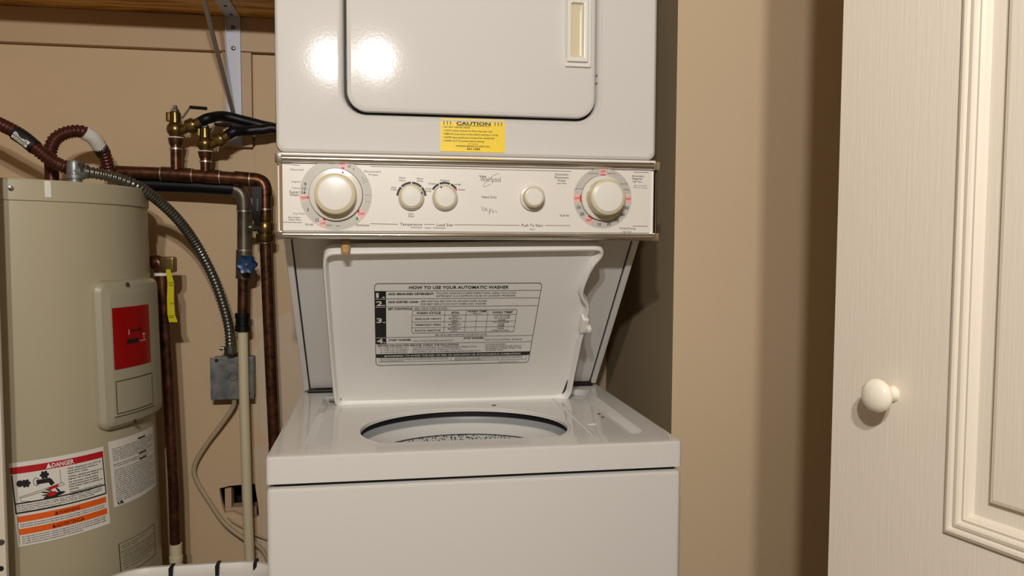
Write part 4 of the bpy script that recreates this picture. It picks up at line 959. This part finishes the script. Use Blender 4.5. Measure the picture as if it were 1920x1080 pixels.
# ================================================================== SHELF AND BRACKET
tag(box('wooden_shelf', (WL+.002, -.006, .34, BY-.0005, 1.6445, 1.6635), 'wood', None, .001), 'unpainted wooden shelf board above the water heater', 'shelf')
SB = thing('shelf_bracket', 'white steel shelf bracket with diagonal brace under the wooden shelf', 'bracket', (-.157, BY, 1.366))
yf = BY-.0185
a0 = atY(439.5, 40, yf); 
box('wall_leg', (-.1735, -.1425, yf-.0025, yf, 1.3660, 1.6440), 'whitemetal', SB, .0008)
for x_ in (-.1735, -.1440): box('leg_lip', (x_, x_+.0015, yf-.008, yf-.0008, 1.3680, 1.640), 'whitemetal', SB)
box('shelf_leg', (-.1735, -.1425, .36, yf, 1.6415, 1.6440), 'whitemetal', SB, .0008)
for px, py in ((437, 52), (438, 91)):
    p = atY(px, py, yf); lathe('screw_head', [(0, .003), (.003, .0028), (.0048, .0012), (.005, 0)], (-.158, yf-.0025, p.z), (0,-1,0), 'steel', SB, 14)
for yy in (.66, .60, .54): lathe('screw_hole', [(0, .0006), (.004, .0006), (.004, -.0005)], (-.158, yy, 1.6413), (0,0,-1), 'dark', SB, 12)
tube('brace_rod', [(-.158, yf-.006, 1.428), (-.159, yf-.012, 1.436), (-.162, .372, 1.632), (-.162, .362, 1.638)], .0045, 'rod', SB, 12)

# ================================================================== HAMPER
HM = thing('laundry_hamper', 'white plastic laundry hamper with slotted rim, standing between heater and washer', 'hamper', (-.16, .12, 0))
def hl(d, z, z2=None): return [(x, y, z) for x, y in rrect(-.305+d, -.012-d, -.06+d, .289-d, .075-d if d < .07 else .01, 8)]
loops_mesh('basket', [hl(.035, 0), hl(.016, .40), hl(.012, .585), hl(.001, .588), hl(0, .592), hl(0, .598), hl(.002, .600), hl(.009, .600), hl(.011, .597), hl(.016, .585), hl(.018, .40), hl(.038, .004)], 'white', HM, cap0=True, cap1=True, ang=50)
for px in (321, 408, 479):
    p = atY(px, 1062, .2755); box('rim_slot', (p.x-.0032, p.x+.0032, .2695, .292, .583, .6008), 'dark', HM, .0006)

# ================================================================== RIGHT DOOR
DE = Vector((.62, -.365, 0)); DD = Vector((.259, -.965, 0)).normalized(); DN = Vector((DD.y, -DD.x, 0))   # normal towards the camera
if DN.dot(CAM-DE) < 0: DN = -DN
def dr(px, py, off=0): p = atP(px, py, DE+DN*off, DN); return (p-DE).dot(DD), p.z
def d3(s, z, h=0): return DE + DD*s + DN*h + Vector((0, 0, z))
LW_ = .45
DO = bpy.data.objects.new('door_1', None); COL.objects.link(DO); DO.location = DE; DO['kind'] = 'structure'
s0, zb0 = dr(1772, 997); s1 = dr(1835, 540)[0]; s2_ = dr(1868, 540)[0]; sA = dr(1789, 540)[0]
s0 = (s0+sA)/2
def dloop(x0, x1, z0, z1, h): return [d3(x0, z0, h), d3(x1, z0, h), d3(x1, z1, h), d3(x0, z1, h)]
def leaf():
    V = []; F = []
    P1 = (s0, LW_-s0, zb0, 1.93); P2 = (s0, LW_-s0, .14, zb0-.16)
    def quad(a): b = len(V); V.extend(a); F.append((b, b+1, b+2, b+3))
    # stiles and rails
    quad(dloop(0, s0, .01, 2.02, 0)); quad(dloop(LW_-s0, LW_, .01, 2.02, 0))
    quad(dloop(s0, LW_-s0, .01, P2[2], 0)); quad(dloop(s0, LW_-s0, P2[3], P1[2], 0)); quad(dloop(s0, LW_-s0, P1[3], 2.02, 0))
    T = -.030
    quad(dloop(0, LW_, .01, 2.02, T))
    for a, b in (((0, .01), (0, 2.02)), ((0, 2.02), (LW_, 2.02)), ((LW_, 2.02), (LW_, .01)), ((LW_, .01), (0, .01))): quad([d3(*a, 0), d3(*b, 0), d3(*b, T), d3(*a, T)])
    me_ = pyd('door_leaf', V, F, 'door', DO, False)
    wm = (s1-s0); wf = (s2_-s0)
    prof = [(0, 0), (wm*.02, .0028), (wm*.16, .0045), (wm*.26, .0040), (wm*.32, .0012), (wm*.40, .0030), (wm*.52, .0036), (wm*.60, .0028), (wm*.66, .0004), (wm*.76, .0012), (wm*.88, -.0010), (wm, -.0055), (wf*.93, -.0060), (wf, -.0050), (wf+.001, -.0015), (wf+.004, -.0005)]
    for (x0, x1, z0, z1) in (P1, P2):
        V2 = []; F2 = []
        for d, h in prof: V2 += dloop(x0+d, x1-d, z0+d, z1-d, h)
        for i in range(len(prof)-1):
            for k in range(4): l = (k+1) % 4; F2.append((i*4+k, i*4+l, i*4+4+l, i*4+4+k))
        n = len(V2); F2.append((n-4, n-3, n-2, n-1))
        pyd('raised_panel', V2, F2, 'door', DO, False)
leaf()
sk, zk = dr(1674, 738)
lathe('door_knob', [(.0075, 0), (.0078, .001), (.0068, .004), (.0060, .009), (.0075, .0125), (.0125, .0150), (.0152, .0185), (.0158, .0215), (.0145, .0250), (.0105, .0280), (.005, .0293), (0, .0296)], d3(sk, zk, 0), DN, 'doorknob', DO, 40, 60)
